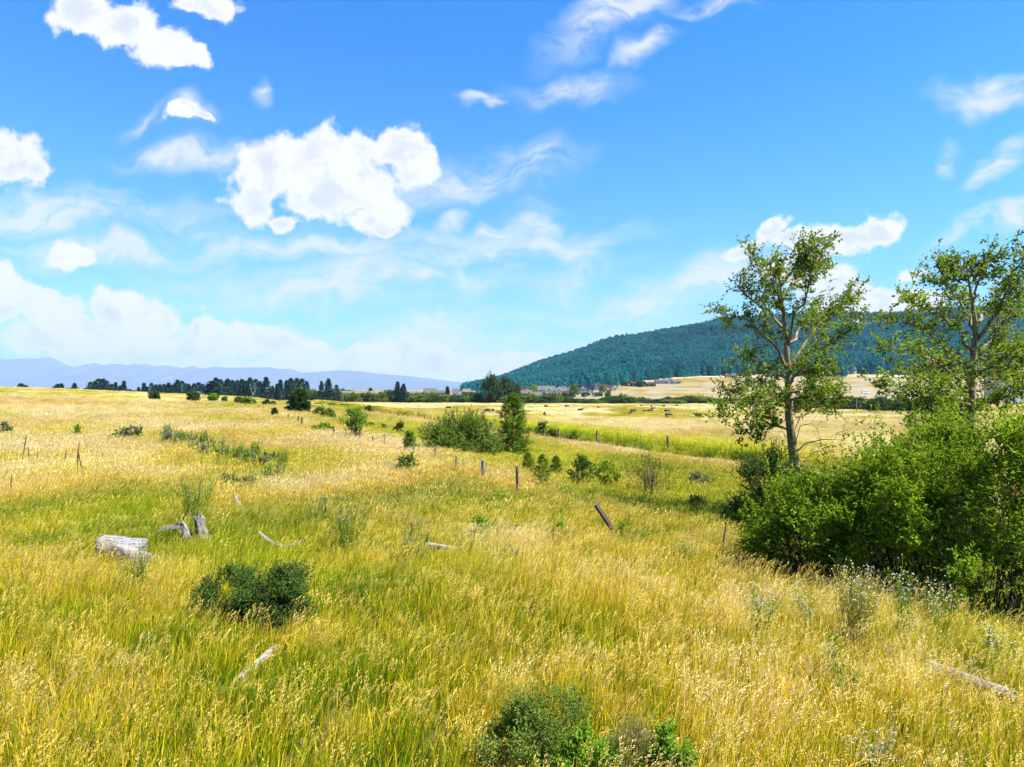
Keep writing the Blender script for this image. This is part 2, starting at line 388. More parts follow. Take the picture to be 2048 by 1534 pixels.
M['bark_pale'] = mat_wood('bark_pale', [(0, (.08, .062, .035)), (.5, (.20, .155, .085)), (1, (.32, .26, .16))], 1.2, bump=.5)
M['stem'] = mat_plain('stem', (.085, .068, .05), .9, .4)
M['stem_dark'] = mat_plain('stem_dark', (.045, .036, .028), .9, .4)
M['wood_grey'] = mat_wood('wood_grey', [(0, (.075, .072, .072)), (.5, (.18, .175, .175)), (1, (.31, .30, .30))], 2.6)
M['wood_pale'] = mat_wood('wood_pale', [(0, (.10, .09, .08)), (.5, (.22, .205, .19)), (1, (.36, .345, .32))], 2.6)
M['wood_rot'] = mat_wood('wood_rot', [(0, (.035, .028, .022)), (.5, (.12, .105, .095)), (1, (.42, .41, .40))], 2.0)
M['wood_brown'] = mat_wood('wood_brown', [(0, (.05, .035, .025)), (.5, (.14, .10, .075)), (1, (.30, .25, .21))], 2.6)
M['wood_black'] = mat_wood('wood_black', [(0, (.012, .011, .010)), (.6, (.045, .042, .040)), (1, (.20, .19, .17))], 2.6)
M['steel'] = mat_plain('steel', (.13, .115, .10), .75, .35, 20, .4, .3)
M['rust'] = mat_plain('rust', (.24, .09, .045), .85, .4, 15)
M['red_paint'] = mat_plain('red_paint', (.55, .09, .04), .7, .2, 20)
M['wire'] = mat_plain('wire', (.16, .10, .07), .7, .3, 20, .4, .4)
M['mullein'] = mat_plain('mullein', (.13, .075, .04), .9, .4, 14)
M['cow'] = mat_plain('cow', (.006, .0055, .0055), .6, .4, 6, .35)
M['stone'] = mat_plain('stone', (.34, .33, .33), .9, .3, 6)
M['white_paint'] = mat_plain('white_paint', (.78, .78, .76), .55, .06, 3)

# ------------------------------------------------------------------ what grows where (dryness, lushness, pinkness, brightness)
def growth(x, y):
    x = np.asarray(x, float); y = np.asarray(y, float); s = sdist(x, y)
    f1 = fbm(x, y, 7, 4, .55, 11); f2 = fbm(x, y, 24, 4, .5, 12); f3 = fbm(x, y * .45, 11, 3, .5, 13); f4 = fbm(x, y, 2.2, 3, .55, 14)
    dry = .47 + (f1 - .5) * 1.25 + (f2 - .5) * 1.0 + (f4 - .5) * .5
    lush = np.clip((fbm(x, y, 5, 3, .5, 15) - .46) * 3.2, 0, 1) * .95
    pink = np.clip((f3 - .60) * 3, 0, 1) * .5
    val = 1.10 + (fbm(x, y, 12, 3, .5, 16) - .5) * .36
    gully = sst(s, -2, 4) * (1 - sst(s, 15, 20)) * (1 - sst(y, 95, 150))
    lush = np.maximum(lush, gully * .95); dry = dry - gully * .30
    bank = sst(s, 25.0, 25.6) * (1 - sst(s, 28.5, 30.5)) * (1 - sst(y, 110, 150)) * sst(y, 40, 60)
    lush = np.maximum(lush, bank); dry = dry * (1 - bank) + bank * .34
    head = sst(s, 15.5, 18.5) * (1 - sst(s, 22.4, 23.4))
    pink = np.maximum(pink, head * .75); dry = dry + head * .18
    past = sst(s, 30, 36)
    streak = fbm(x, y * .42, 15, 4, .55, 17)
    green = sst(streak, .455, .54) * past * (1 - .75 * sst(y, 400, 470))
    dry = dry * (1 - past) + past * (1.30 - .80 * green + (f1 - .5) * .2)
    pink = pink * (1 - past * .6) + past * (1 - green) * .18; val = val + past * .14 - green * .16
    left = (1 - sst(s, -30, -12)) * sst(y, 26, 44)
    rust = sst(fbm(x * .55, y, 16, 4, .5, 18), .50, .60) * left * sst(y, 50, 75) * (1 - sst(y, 150, 210))
    dry = dry + left * .24 + rust * .06; pink = np.maximum(pink, rust * .95); val = val + left * .05
    val = val + bank * .3 - .34 * sst(y, 420, 480)
    fb_ = sst(fbm(x * .22, y, 26, 4, .55, 19), .47, .60) * sst(y, 420, 470)
    dry = dry - fb_ * .55; val = val - fb_ * .10
    far = sst(y, 230, 420)
    dry = dry + far * .2; val = val + far * .04
    strip = np.exp(-((x + 17) / 9) ** 2 - ((y - 49) / 3.5) ** 2)      # greyish spent heads beside the bush
    pink = np.maximum(pink, strip); dry = dry + strip * .3
    belt = np.exp(-(((x + 15.5) + (y - 42) * .35) / 7) ** 2 - ((y - 41) / 7) ** 2)
    lush = np.maximum(lush, belt * .8); dry = dry - belt * .35
    fore = 1 - sst(y, 12, 24)
    dry = dry - fore * .08
    return np.clip(dry, 0, 1.4), np.clip(lush, 0, 1), np.clip(pink, 0, 1), np.clip(val, .5, 1.4)

def grass_colour(b, d, lush, pink, val):
    c = b.ramp(d, [(0, (.050, .130, .004)), (.24, (.170, .250, .005)), (.44, (.410, .370, .008)), (.62, (.580, .370, .014)), (.80, (.660, .450, .045)), (.92, (.670, .500, .120)), (1, (.660, .580, .350))])
    c = b.mix(b.m('MULTIPLY', lush, .85), c, b.ramp(d, [(0, (.070, .175, .004)), (.5, (.310, .365, .008)), (1, (.540, .470, .025))]))
    c = b.mix(b.m('MULTIPLY', pink, .46), c, (.540, .300, .100, 1))
    return b.mix(1.0, c, b.comb(val, val, val), 'MULTIPLY')

m, b, o = newmat('grass_blades')
inst = lambda n: b.attr(n, 'INSTANCER')
t = b.attr('hgt'); r = b.attr('rnd')
d = b.m('ADD', inst('dry'), b.m('ADD', b.m('MULTIPLY', b.m('SUBTRACT', t, .55), .55), b.m('MULTIPLY', b.m('SUBTRACT', r, .5), .75)), clamp=True)
gc = grass_colour(b, d, inst('lush'), b.m('MULTIPLY', inst('pink'), b.sstep(t, .2, .9)), b.m('MULTIPLY', inst('val'), b.m('ADD', .78, b.m('MULTIPLY', b.m('FRACT', b.m('MULTIPLY', r, 7.31)), .44))))
gc = b.mix(b.m('MULTIPLY', b.m('MULTIPLY', b.sstep(t, .90, .94), b.sstep(t, .99, .96)), b.m('SUBTRACT', .5, b.m('MULTIPLY', inst('lush'), .35))), gc, b.ramp(r, [(.5, (.52, .37, .08)), (1, (.76, .60, .24))]))
df = principled(b, None, gc, .8, spec=.03)
tr = b.new('ShaderNodeBsdfTranslucent'); b.put(tr.inputs[0], gc)
mx = b.new('ShaderNodeMixShader'); mx.inputs[0].default_value = .38
b.l.new(df.outputs[0], mx.inputs[1]); b.l.new(tr.outputs[0], mx.inputs[2]); b.l.new(mx.outputs[0], o.inputs[0])
M['grass'] = m

m, b, o = newmat('ground_turf')
wp = b.new('ShaderNodeNewGeometry').outputs['Position']
fine = b.noise(wp, 1.3, 5, .65); broad = b.noise(b.mapping(wp, scl=(.35, 1, 1)), .05, 4, .55); strk = b.noise(b.mapping(wp, scl=(.12, 1, 1)), .16, 4, .6)
d = b.m('ADD', b.attr('dry'), b.m('ADD', b.m('MULTIPLY', b.m('SUBTRACT', fine, .5), .35), b.m('ADD', b.m('MULTIPLY', b.m('SUBTRACT', broad, .5), .28), b.m('MULTIPLY', b.m('SUBTRACT', strk, .5), .32))), clamp=True)
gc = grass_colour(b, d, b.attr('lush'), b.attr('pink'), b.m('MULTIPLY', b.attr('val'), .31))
soil = b.attr('soil')
gc = b.mix(soil, gc, b.mix(fine, (.050, .036, .022, 1), (.130, .095, .055, 1)))
principled(b, o, gc, .95, fine, .5, .1, bdist=.1)
M['turf'] = m

# ------------------------------------------------------------------ the ground sheet
ang = np.concatenate([np.linspace(-180, -52, 40, endpoint=False), np.linspace(-52, 52, 560, endpoint=False), np.linspace(52, 180, 40, endpoint=False)]) * math.pi / 180
rad = np.concatenate([[.5, 2.5], np.geomspace(5, 190, 185), np.geomspace(200, 23500, 100)])
A, RR = np.meshgrid(ang, rad); gx = RR * np.sin(A); gy = RR * np.cos(A); g_z = ground(gx, gy)
na, nr = len(ang), len(rad)
V = np.c_[gx.ravel(), gy.ravel(), g_z.ravel()]
i = np.arange(nr - 1)[:, None] * na; j = np.arange(na)[None, :]; k = (j + 1) % na
Q = np.stack([i + j, i + na + j, i + na + k, i + k], -1).reshape(-1, 4)
T = [[q, (q + 1) % na, len(V)] for q in range(na)]; V = np.vstack([V, [0, 0, gz(0, 0)]])
dr, lu, pk, vl = growth(V[:, 0], V[:, 1]); dist = np.hypot(V[:, 0], V[:, 1]); sd = sdist(V[:, 0], V[:, 1])
soil = (1 - sst(dist, 50, 150)) * .75
soil = np.maximum(soil, sst(sd, 22.6, 23.2) * (1 - sst(sd, 25.3, 25.8)) * (1 - sst(V[:, 1], 110, 150)))
fl = sst(V[:, 1], 480, 900) * (1 - sst(V[:, 0], -60, 60))            # far ploughed and stubble strips
band = sst(np.sin(V[:, 1] / 55 + fbm(V[:, 0], V[:, 1], 400, 2, .5, 21) * 5), .2, .7)
dr = dr + fl * .25; pk = np.maximum(pk, fl * band * .85); vl = vl - fl * band * .18
ground_o = mk('ground', V, T, Q, M['turf'], None, {'dry': dr, 'lush': lu * (1 - sst(dist, 300, 500)), 'pink': pk, 'val': vl, 'soil': soil}, True)
tag(ground_o, kind='structure')

# ------------------------------------------------------------------ the wooded hill and the far mountains
HILL_PX = np.array([860, 930, 960, 1010, 1050, 1080, 1130, 1180, 1215, 1240, 1290, 1350, 1400, 1440, 1500, 1560, 1630, 1700, 1780, 1850, 1920, 2000, 2048, 2200, 2500])
HILL_PY = np.array([797, 783, 774, 760, 745, 732, 716, 699, 686, 681, 674, 664, 655, 647, 641, 638, 634, 632, 632, 628, 622, 616, 614, 610, 640])
def hill_z(u, D):
    px = u * FPX + CX
    Dc = 1500 + 420 * np.clip((px - 900) / 900, 0, 1.3); Df = np.interp(px, [860, 950, 1230, 1275, 1330, 1400, 2500], [650, 650, 668, 770, 850, 915, 930]) + 12 * np.sin(px / 60)
    x, y = u * D, D; g = ground(x, y)
    t = np.clip((D - Df) / (Dc - Df), -.2, 2.2); tc = np.clip(t, 0, 1)
    e0 = (ground(u * Df, Df) - CAMZ) / Df; e1 = (HY - np.interp(px, HILL_PX, HILL_PY)) / FPX - 9.0 / Dc      # slopes of sight to the foot and to the crest
    rise = CAMZ + (e0 + (e1 - e0) * tc ** .9) * D
    top = CAMZ + e1 * Dc
    z = np.where(t < 1, rise, g + (top - g) * np.cos(np.clip(t - 1, 0, 1.2) * math.pi / 2.4))
    z = np.where(t < 0, g - 3, z)
    return z + (fbm(x, y, 130, 4, .5, 31) - .5) * 46 * np.clip(tc * (1 - tc) * 4, 0, 1) * np.clip((top - g) / 120, 0, 1)
uu = np.linspace((820 - CX) / FPX, (2520 - CX) / FPX, 300); DD = np.linspace(610, 2900, 190)
UU, D2 = np.meshgrid(uu, DD); HZ = hill_z(UU, D2)
i = np.arange(189)[:, None] * 300; j = np.arange(299)[None, :]
m, b, o = newmat('hill_soil'); wp = b.new('ShaderNodeNewGeometry').outputs['Position']
n = b.noise(wp, .03, 6, .6); c = b.ramp(n, [(0, (.10, .10, .045)), (.45, (.22, .19, .09)), (.6, (.33, .27, .16)), (1, (.42, .36, .26))])
principled(b, o, c, .95, n, .4, .1, bdist=3.0); M['hill'] = m
hill_o = mk('hill', np.c_[(UU * D2).ravel(), D2.ravel(), HZ.ravel()], None, np.stack([i + j, i + j + 1, i + 300 + j + 1, i + 300 + j], -1).reshape(-1, 4), M['hill'], smooth=True)
tag(hill_o, kind='structure')

SKY_PX = np.array([-400, -250, -120, -40, 0, 25, 45, 75, 100, 112, 125, 150, 172, 190, 207, 225, 245, 262, 270, 280, 290, 310, 328, 345, 368, 385, 400, 430, 470, 540, 560, 580, 605, 640, 680, 720, 760, 820, 900, 1000, 1150, 1400])
SKY_PY = np.array([700, 724, 706, 720, 716, 719, 716, 717, 713, 719, 728, 734, 729, 725, 731, 727, 728, 732, 727, 730, 727, 733, 730, 732, 736, 731, 737, 733, 735, 734, 738, 737, 745, 743, 740, 742, 747, 752, 762, 772, 778, 782])
MD = 20000.0
uu = np.linspace((-400 - CX) / FPX, (1400 - CX) / FPX, 900); vv = np.linspace(-1, 1, 60)
UU, VV = np.meshgrid(uu, vv)
crest = CAMZ + (HY - np.interp(UU * FPX + CX, SKY_PX, SKY_PY)) / FPX * MD
mxx = UU * MD * (1 + .0 * VV); myy = MD + VV * 3600
ridge = np.abs(fbm(mxx, myy, 2200, 5, .5, 41) - .5) * 2
prof_ = 1 - np.abs(VV) ** 1.15
mz = -30 + (crest + 30) * prof_ * (1 - .35 * (1 - prof_) * ridge * 2)
i = np.arange(59)[:, None] * 900; j = np.arange(899)[None, :]
m, b, o = newmat('mountain_rock'); wp = b.new('ShaderNodeNewGeometry').outputs['Position']
n = b.noise(wp, .0009, 6, .6); principled(b, o, b.ramp(n, [(0, (.03, .05, .07)), (.6, (.06, .08, .10)), (1, (.12, .13, .14))]), .95, n, .3, .1, bdist=30.0)
mo = mk('mountain_range', np.c_[mxx.ravel(), myy.ravel(), mz.ravel()], None, np.stack([i + j, i + j + 1, i + 900 + j + 1, i + 900 + j], -1).reshape(-1, 4), m, smooth=True)
tag(mo, kind='structure')

# ------------------------------------------------------------------ haze
hz = Geo().box((0, 11500, 560), (80000, 25000, 1240))
m = bpy.data.materials.new('haze_air'); m.use_nodes = True; m.node_tree.nodes.clear(); b = NB(m.node_tree); o = b.new('ShaderNodeOutputMaterial')
pv = b.new('ShaderNodeVolumePrincipled'); pv.inputs['Color'].default_value = (.40, .54, .78, 1); pv.inputs['Density'].default_value = 4.4e-5; pv.inputs['Anisotropy'].default_value = 0.0
b.l.new(pv.outputs[0], o.inputs['Volume'])
hzo = hz.build('haze', m); tag(hzo, kind='stuff')

# ------------------------------------------------------------------ grass
gr = np.random.default_rng(21)
def blades(G, n, R, h0, h1, w, lean=.35, wind=.16, segs=3, g=gr, rnd=None):
    """n curved blades rooted in a disc of radius R"""
    rr = R * np.sqrt(g.random(n)); th = g.random(n) * 6.283
    base = np.c_[rr * np.cos(th), rr * np.sin(th), np.full(n, -.04)]
    h = h0 + (h1 - h0) * g.random(n); az = g.random(n) * 6.283; ln = lean * g.random(n) * h
    off = np.c_[np.cos(az) * ln + wind * h * (0.4 + g.random(n)), np.sin(az) * ln, np.zeros(n)]
    fa = g.random(n) * 6.283; side = np.c_[np.cos(fa), np.sin(fa), np.zeros(n)]
    wd = w * (.6 + .8 * g.random(n)); rows = []; ts = []
    for k in range(segs):
        t = k / segs; c = base + np.c_[np.zeros((n, 2)), h * (t - .12 * t * t)] + off * (t ** 1.8)[..., None] if False else base + np.c_[np.zeros((n, 2)), h * (t - .10 * t * t)] + off * t ** 1.8
        ww = (wd * (1 - .45 * t) / 2)[:, None]
        rows += [c - side * ww, c + side * ww]; ts += [t, t]
    rows.append(base + np.c_[np.zeros((n, 2)), h * .9] + off); ts.append(1.0)
    k = 2 * segs + 1; V = np.stack(rows, 1).reshape(-1, 3); i = np.arange(n)[:, None] * k
    T = []
    for q in range(segs - 1): T += [[2 * q, 2 * q + 1, 2 * q + 3], [2 * q, 2 * q + 3, 2 * q + 2]]
    T += [[2 * segs - 2, 2 * segs - 1, 2 * segs]]
    r = g.random(n) if rnd is None else np.full(n, rnd)
    G.add(V, tris=(i[:, None, :] + np.array(T)[None]).reshape(-1, 3), rnd=np.repeat(r, k), t=np.tile(ts, n))
    return base + np.c_[np.zeros((n, 2)), h * .9] + off, off, h
def seed_heads(G, tips, off, per=12, size=.028, droop=.32, ln=.20, g=gr):
    """slim nodding panicles"""
    n = len(tips); d0 = unit(off * .8 + np.array([0, 0, .26])); f = np.tile((np.arange(per) + .5) / per, (n, 1)) + (g.random((n, per)) - .5) * .06
    ax = tips[:, None, :] + d0[:, None, :] * ((f - .35) * ln)[..., None]
    ax[..., 2] -= np.clip(f, 0, 1) ** 2 * ln * droop
    az = g.random((n, per)) * 6.283
    o = np.stack([np.cos(az), np.sin(az), np.zeros_like(az)], -1) * (size * .42 * np.sin(np.clip(f, .1, .95) * 3.14))[..., None]
    P = (ax + o).reshape(-1, 3); D = (o * .8 + d0[:, None, :] * .022 + np.array([.004, 0, -.012])).reshape(-1, 3)
    N = gr.normal(size=P.shape)
    G.leaves(P, D, N, size * (.8 + .6 * g.random(len(P))), size * .36, np.clip(.55 + .45 * g.random(len(P)), 0, 1), .95)

variants = bpy.data.collections.new('grass_clumps')
def clump(k, fn):
    G = Geo(); fn(G); ob = G.build(f'grass_clump_{k:02d}', M['grass'], link=False); variants.objects.link(ob)
for k in range(4): clump(k, lambda G: (blades(G, 52, .24, .34, .70, .012, .4), blades(G, 18, .24, .12, .34, .012, .9)))
def _mixed(G):
    blades(G, 46, .24, .30, .62, .0105, .38)
    tp, of, h = blades(G, 8, .22, .54, .84, .006, .22, .14, 4); seed_heads(G, tp, of, 11)
for k in range(4, 8): clump(k, _mixed)
def _pale(G):
    blades(G, 26, .25, .2, .5, .009, .5)
    tp, of, h = blades(G, 16, .25, .45, .78, .0055, .3, .2, 3, rnd=.85); seed_heads(G, tp, of, 6, .026, .15, .13)
for k in range(8, 11): clump(k, _pale)
def _far(G):
    blades(G, 70, .62, .30, .62, .020, .45); tp, of, h = blades(G, 34, .62, .45, .75, .012, .3, .2, 2, rnd=.8)
    G.leaves(tp, of + np.array([0, 0, .2]), gr.normal(size=tp.shape), .15, .030, .6 + .4 * gr.random(len(tp)), .95)
for k in range(11, 14): clump(k, _far)
def _vfar(G):
    blades(G, 80, 1.7, .26, .55, .07, .4, segs=2); tp, of, h = blades(G, 40, 1.7, .35, .62, .045, .3, .2, 2, rnd=.8)
for k in range(14, 17): clump(k, _vfar)

def gn_scatter(ob, coll):
    ng = bpy.data.node_groups.new('scatter', 'GeometryNodeTree')
    ng.interface.new_socket('Geometry', in_out='INPUT', socket_type='NodeSocketGeometry'); ng.interface.new_socket('Geometry', in_out='OUTPUT', socket_type='NodeSocketGeometry')
    gi, go = ng.nodes.new('NodeGroupInput'), ng.nodes.new('NodeGroupOutput')
    ci = ng.nodes.new('GeometryNodeCollectionInfo'); ci.inputs['Collection'].default_value = coll; ci.inputs['Separate Children'].default_value = True; ci.inputs['Reset Children'].default_value = True
    ip = ng.nodes.new('GeometryNodeInstanceOnPoints'); ip.inputs['Pick Instance'].default_value = True
    def na(name, ty):
        n = ng.nodes.new('GeometryNodeInputNamedAttribute'); n.data_type = ty; n.inputs['Name'].default_value = name; return n.outputs['Attribute']
    ng.links.new(gi.outputs[0], ip.inputs['Points']); ng.links.new(ci.outputs[0], ip.inputs['Instance'])
    ng.links.new(na('idx', 'INT'), ip.inputs['Instance Index']); ng.links.new(na('scl', 'FLOAT_VECTOR'), ip.inputs['Scale'])
    rot = na('rot', 'FLOAT_VECTOR')
    e2r = ng.nodes.new('FunctionNodeEulerToRotation'); ng.links.new(rot, e2r.inputs[0]); ng.links.new(e2r.outputs[0], ip.inputs['Rotation'])
    ng.links.new(ip.outputs[0], go.inputs[0])
    ob.modifiers.new('scatter', 'NODES').node_group = ng

CLEAR = []          # (x, y, radius, height factor): trampled or shaded spots where the grass stays short
def scatter_grass(name, d0, d1, dens, idx_fn, scale, pasture, f0=0.0, f1=0.0):
    n = int(dens * .5 * 1.62 * (d1 ** 2 - d0 ** 2))
    y = np.sqrt(gr.random(n) * (d1 ** 2 - d0 ** 2) + d0 ** 2); x = (gr.random(n) * 2 - 1) * (.80 * y + 3.0)
    s = sdist(x, y); keep = (s > 31.5) == pasture
    keep &= ~((s > 22.5) & (s < 25.5) & (y < 130))
    keep &= np.abs(x) < .80 * y + 3.0
    keep &= gr.random(n) < np.minimum(sst(y, d0, d0 + f0 + 1e-3), 1 - sst(y, d1 - f1 - 1e-3, d1))      # bands of sowing melt into each other
    x, y = x[keep], y[keep]; n = len(x); s = s[keep]
    dr, lu, pk, vl = growth(x, y); fz = sst(y, 40, 120); dr = dr + gr.normal(size=n) * (.06 + .07 * fz); vl = vl * (1 + (gr.random(n) - .5) * (.3 + .4 * fz))
    hf = scale * (.75 + .5 * gr.random(n)) * (.80 + .5 * fbm(x, y, 6, 3, .5, 25))
    hf *= 1 + (gr.random(n) - .4) * .7 * fz
    hf *= 1 - .5 * sst(s, 18.5, 20.5) * (1 - sst(s, 24, 25))
    for cx_, cy_, cr_, f_ in CLEAR:
        dd = np.hypot(x - cx_, y - cy_); hf = hf * (f_ + (1 - f_) * sst(dd, cr_ * .55, cr_ * 1.15))
    rot = np.c_[(gr.random((n, 2)) - .5) * .14, (gr.random(n) - .5) * 1.5]
    rot[:, 1] += .06
    wd = np.maximum(.55, scale * (.8 + .4 * gr.random(n)))
    o = mk(name, np.c_[x, y, ground(x, y)], attrs={'idx': idx_fn(dr, lu, n).astype(int), 'rot': rot, 'scl': np.c_[wd, wd, hf], 'dry': dr, 'lush': lu, 'pink': pk, 'val': vl})
    gn_scatter(o, variants); return tag(o, kind='stuff')
def pick_near(dr, lu, n):
    u = gr.random(n); out = np.where(u < np.clip(.75 - dr * .75 + lu * .2, .12, .8), gr.integers(0, 4, n), np.where(gr.random(n) < .72, gr.integers(4, 8, n), gr.integers(8, 11, n)))
    return out

# ------------------------------------------------------------------ plant builders
def spray(G, P0, D, L, nl, leafL, leafW, g, spread=.85, tip=.35, fold=.25, up=.5):
    """leafy shoots: m shoots with nl leaves each"""
    m = len(P0); D = unit(D); f = (np.arange(nl) + .5) / nl * .9 + .1
    f = f[None, :] + (g.random((m, nl)) - .5) * .08
    pos = P0[:, None, :] + D[:, None, :] * (np.asarray(L)[:, None] * f)[..., None]
    rv = g.normal(size=(m, nl, 3)); side = unit(np.cross(np.broadcast_to(D[:, None, :], rv.shape), rv))
    ld = unit(D[:, None, :] * (.45 + .5 * f[..., None]) + side * spread)
    N = unit(g.normal(size=(m, nl, 3)) * .55 + np.array([0, 0, up]))
    r = np.clip(.62 * g.random((m, nl)) + tip * f ** 2, 0, 1)
    sz = (.7 + .55 * g.random((m, nl))) * (1.05 - .35 * f)
    G.leaves(pos.reshape(-1, 3), ld.reshape(-1, 3), N.reshape(-1, 3), (leafL * sz).ravel(), (leafW * sz).ravel(), r.ravel(), fold=fold)

def curve(p0, p1, n=6, sag=.12, g=rng, bulge=None):
    p0 = np.asarray(p0, float); p1 = np.asarray(p1, float); t = np.linspace(0, 1, n)[:, None]
    L = np.linalg.norm(p1 - p0); b = (g.normal(size=3) * sag * L) if bulge is None else np.asarray(bulge) * L
    return p0 + (p1 - p0) * t + b * np.sin(t * math.pi)

def shrub_mesh(root, rx, ry, h, ncl, ntw, nl, leafL, leafW, lmat, smat, seed, z0=.2, up=.6, rc=.32, twl=.35, nst=10, sr=.02, shape=1.0, tip=.35, top_sprigs=0, flare=.35, sag=.09):
    g = np.random.default_rng(seed)
    az = g.random(ncl) * 6.283; q = g.random(ncl) ** .45
    zz = z0 + (1 - z0) * g.random(ncl) ** .8
    lim = np.sqrt(np.clip(1 - ((zz - .42) / .60) ** 2, .12, 1)) ** shape
    wob = .72 + .5 * fbm(np.cos(az) * 1.3 + seed, np.sin(az) * 1.3 + zz * 1.5, 1, 2, .5)
    C = np.c_[np.cos(az) * q * lim * wob * rx, np.sin(az) * q * lim * wob * ry, zz * h * (.86 + .2 * g.random(ncl) - .16 * q)]
    sz = min(rx, ry, h) * rc
    G = Geo(); per = max(1, ntw // ncl); idx = np.repeat(np.arange(ncl), per); m = len(idx)
    off = g.normal(size=(m, 3)) * sz * .42
    outw = unit(np.c_[C[idx, 0] / rx, C[idx, 1] / ry, (C[idx, 2] / h - .35) * .9] + 1e-4)
    D = unit(outw * .55 + np.array([0, 0, up]) + g.normal(size=(m, 3)) * .5)
    P0 = C[idx] + off; P0[:, 2] = np.maximum(P0[:, 2], z0 * h * .6)
    L = twl * (.6 + .8 * g.random(m))
    spray(G, P0, D, L, nl, leafL, leafW, g, tip=tip)
    if top_sprigs:
        tp = np.c_[(g.random(top_sprigs) - .5) * rx * 1.2, (g.random(top_sprigs) - .5) * ry, h * (.82 + .12 * g.random(top_sprigs))]
        spray(G, tp, np.c_[g.normal(size=(top_sprigs, 2)) * .22, np.ones(top_sprigs)], twl * 2.6 * (.6 + .6 * g.random(top_sprigs)), nl * 2, leafL, leafW, g, tip=tip)
    fol = G.build('foliage', lmat, root, kind='stuff')
    S = Geo()
    pick = g.permutation(ncl)[:nst]
    for c in C[pick]:
        b0 = np.array([c[0] * flare + g.normal() * .05 * rx, c[1] * flare + g.normal() * .05 * ry, -.08])
        p = curve(b0, c, 6, sag, g); S.tube(p, np.linspace(sr, sr * .3, 6) * (.7 + .6 * g.random()), 5, g=g)
        for _ in range(2):
            k = g.integers(2, 5); e = C[g.integers(0, ncl)]; e = p[k] + unit(e - p[k]) * min(np.linalg.norm(e - p[k]), h * .4)
            S.tube(curve(p[k], e, 4, .1, g), np.linspace(sr * .5, sr * .18, 4), 4, cap=False)
    S.build('stems', smat, root, True, kind='stuff')
    return root

def px_size(px, py, top, hw, ext=0.0):
    p = on_ground(px, py); D = p.y
    return p, (CAMZ + (HY - top) / FPX * D) - p.z, hw / FPX * D
def shrub_at(name, label, cat, px, py, top, hw, lmat, seed, group=None, depth=None, **k):
    if depth: p = at_depth(px, depth); D = depth; h = CAMZ + (HY - top) / FPX * D - p.z; r = hw / FPX * D
    else: p, h, r = px_size(px, py, top, hw); D = p.y
    o = thing(name, label, cat, p, 0, group)
    pix = D / 680.0                                     # metres a render pixel covers there
    d = dict(ry=r * .9, ncl=26, ntw=500, nl=7, leafL=max(.055, pix * 2.1), leafW=max(.026, pix * 1.25), smat=M['stem_dark'], z0=.15, twl=max(.22, h * .12))
    d.update(k); ry = d.pop('ry'); s = d.pop('smat')
    shrub_mesh(o, r, ry, h, d.pop('ncl'), d.pop('ntw'), d.pop('nl'), d.pop('leafL'), d.pop('leafW'), M[lmat], s, seed, **d)
    return o

def conifer_mesh(root, h, r, nw, nb, tuft, needL, needW, mat, bark, seed, base=.12, shape=.8, droop=-.15, tufts=5, link=True, trunk_r=None, up=.25):
    g = np.random.default_rng(seed); G = Geo(); S = Geo(); tr = trunk_r or h * .016
    zt = np.linspace(-.15, h, 9); S.tube(np.c_[np.cumsum(g.normal(size=9)) * tr * .35, np.cumsum(g.normal(size=9)) * tr * .35, zt], np.linspace(tr, tr * .12, 9), 7)
    for w in range(nw):
        f = w / (nw - 1); z = h * (base + (1 - base) * f * .97); rr = r * (1 - f) ** shape * (.72 + .5 * g.random()) + r * .05
        if f < .18: rr *= .75 + f * 1.4
        a0 = g.random() * 6.283; n = max(3, int(nb * (1 - .45 * f)))
        for q in range(n):
            a = a0 + q * 6.283 / n + g.normal() * .22; L = rr * (.65 + .5 * g.random())
            d = np.array([math.cos(a), math.sin(a), 0]); e = np.array([0, 0, z]) + d * L + np.array([0, 0, L * (droop * (1 - f) + up * f + g.normal() * .08)])
            p = curve([0, 0, z], e, 5, 0, g, bulge=(0, 0, -.06))
            if tuft > 1: S.tube(p, np.linspace(tr * .35 * (1 - .6 * f), tr * .08, 5), 4, cap=False)
            ft = .25 + .75 * (np.arange(tufts) + g.random(tufts) * .8) / tufts
            c = np.stack([np.interp(ft, np.linspace(0, 1, 5), p[:, i]) for i in range(3)], 1)
            c = np.repeat(c, tuft, 0); m = len(c)
            D = unit(d * .75 + g.normal(size=(m, 3)) * .62 + np.array([0, 0, .38]))
            G.leaves(c + g.normal(size=(m, 3)) * needL * .12, D, g.normal(size=(m, 3)), needL * (.7 + .6 * g.random(m)), needW, np.clip(g.random(m) * .62 + .35 * np.repeat(ft, tuft) ** 2, 0, 1), fold=.12, wide=.5)
    m = 12 * tuft; D = unit(np.c_[g.normal(size=(m, 2)) * .4, np.ones(m)])
    G.leaves(np.tile([0, 0, h * .985], (m, 1)) - np.c_[np.zeros((m, 2)), g.random(m) * h * .05], D, g.normal(size=(m, 3)), needL, needW, .4 + .5 * g.random(m), fold=.1)
    G.build('crown', mat, root, kind='stuff'); S.build('trunk', bark, root, True)
    return root

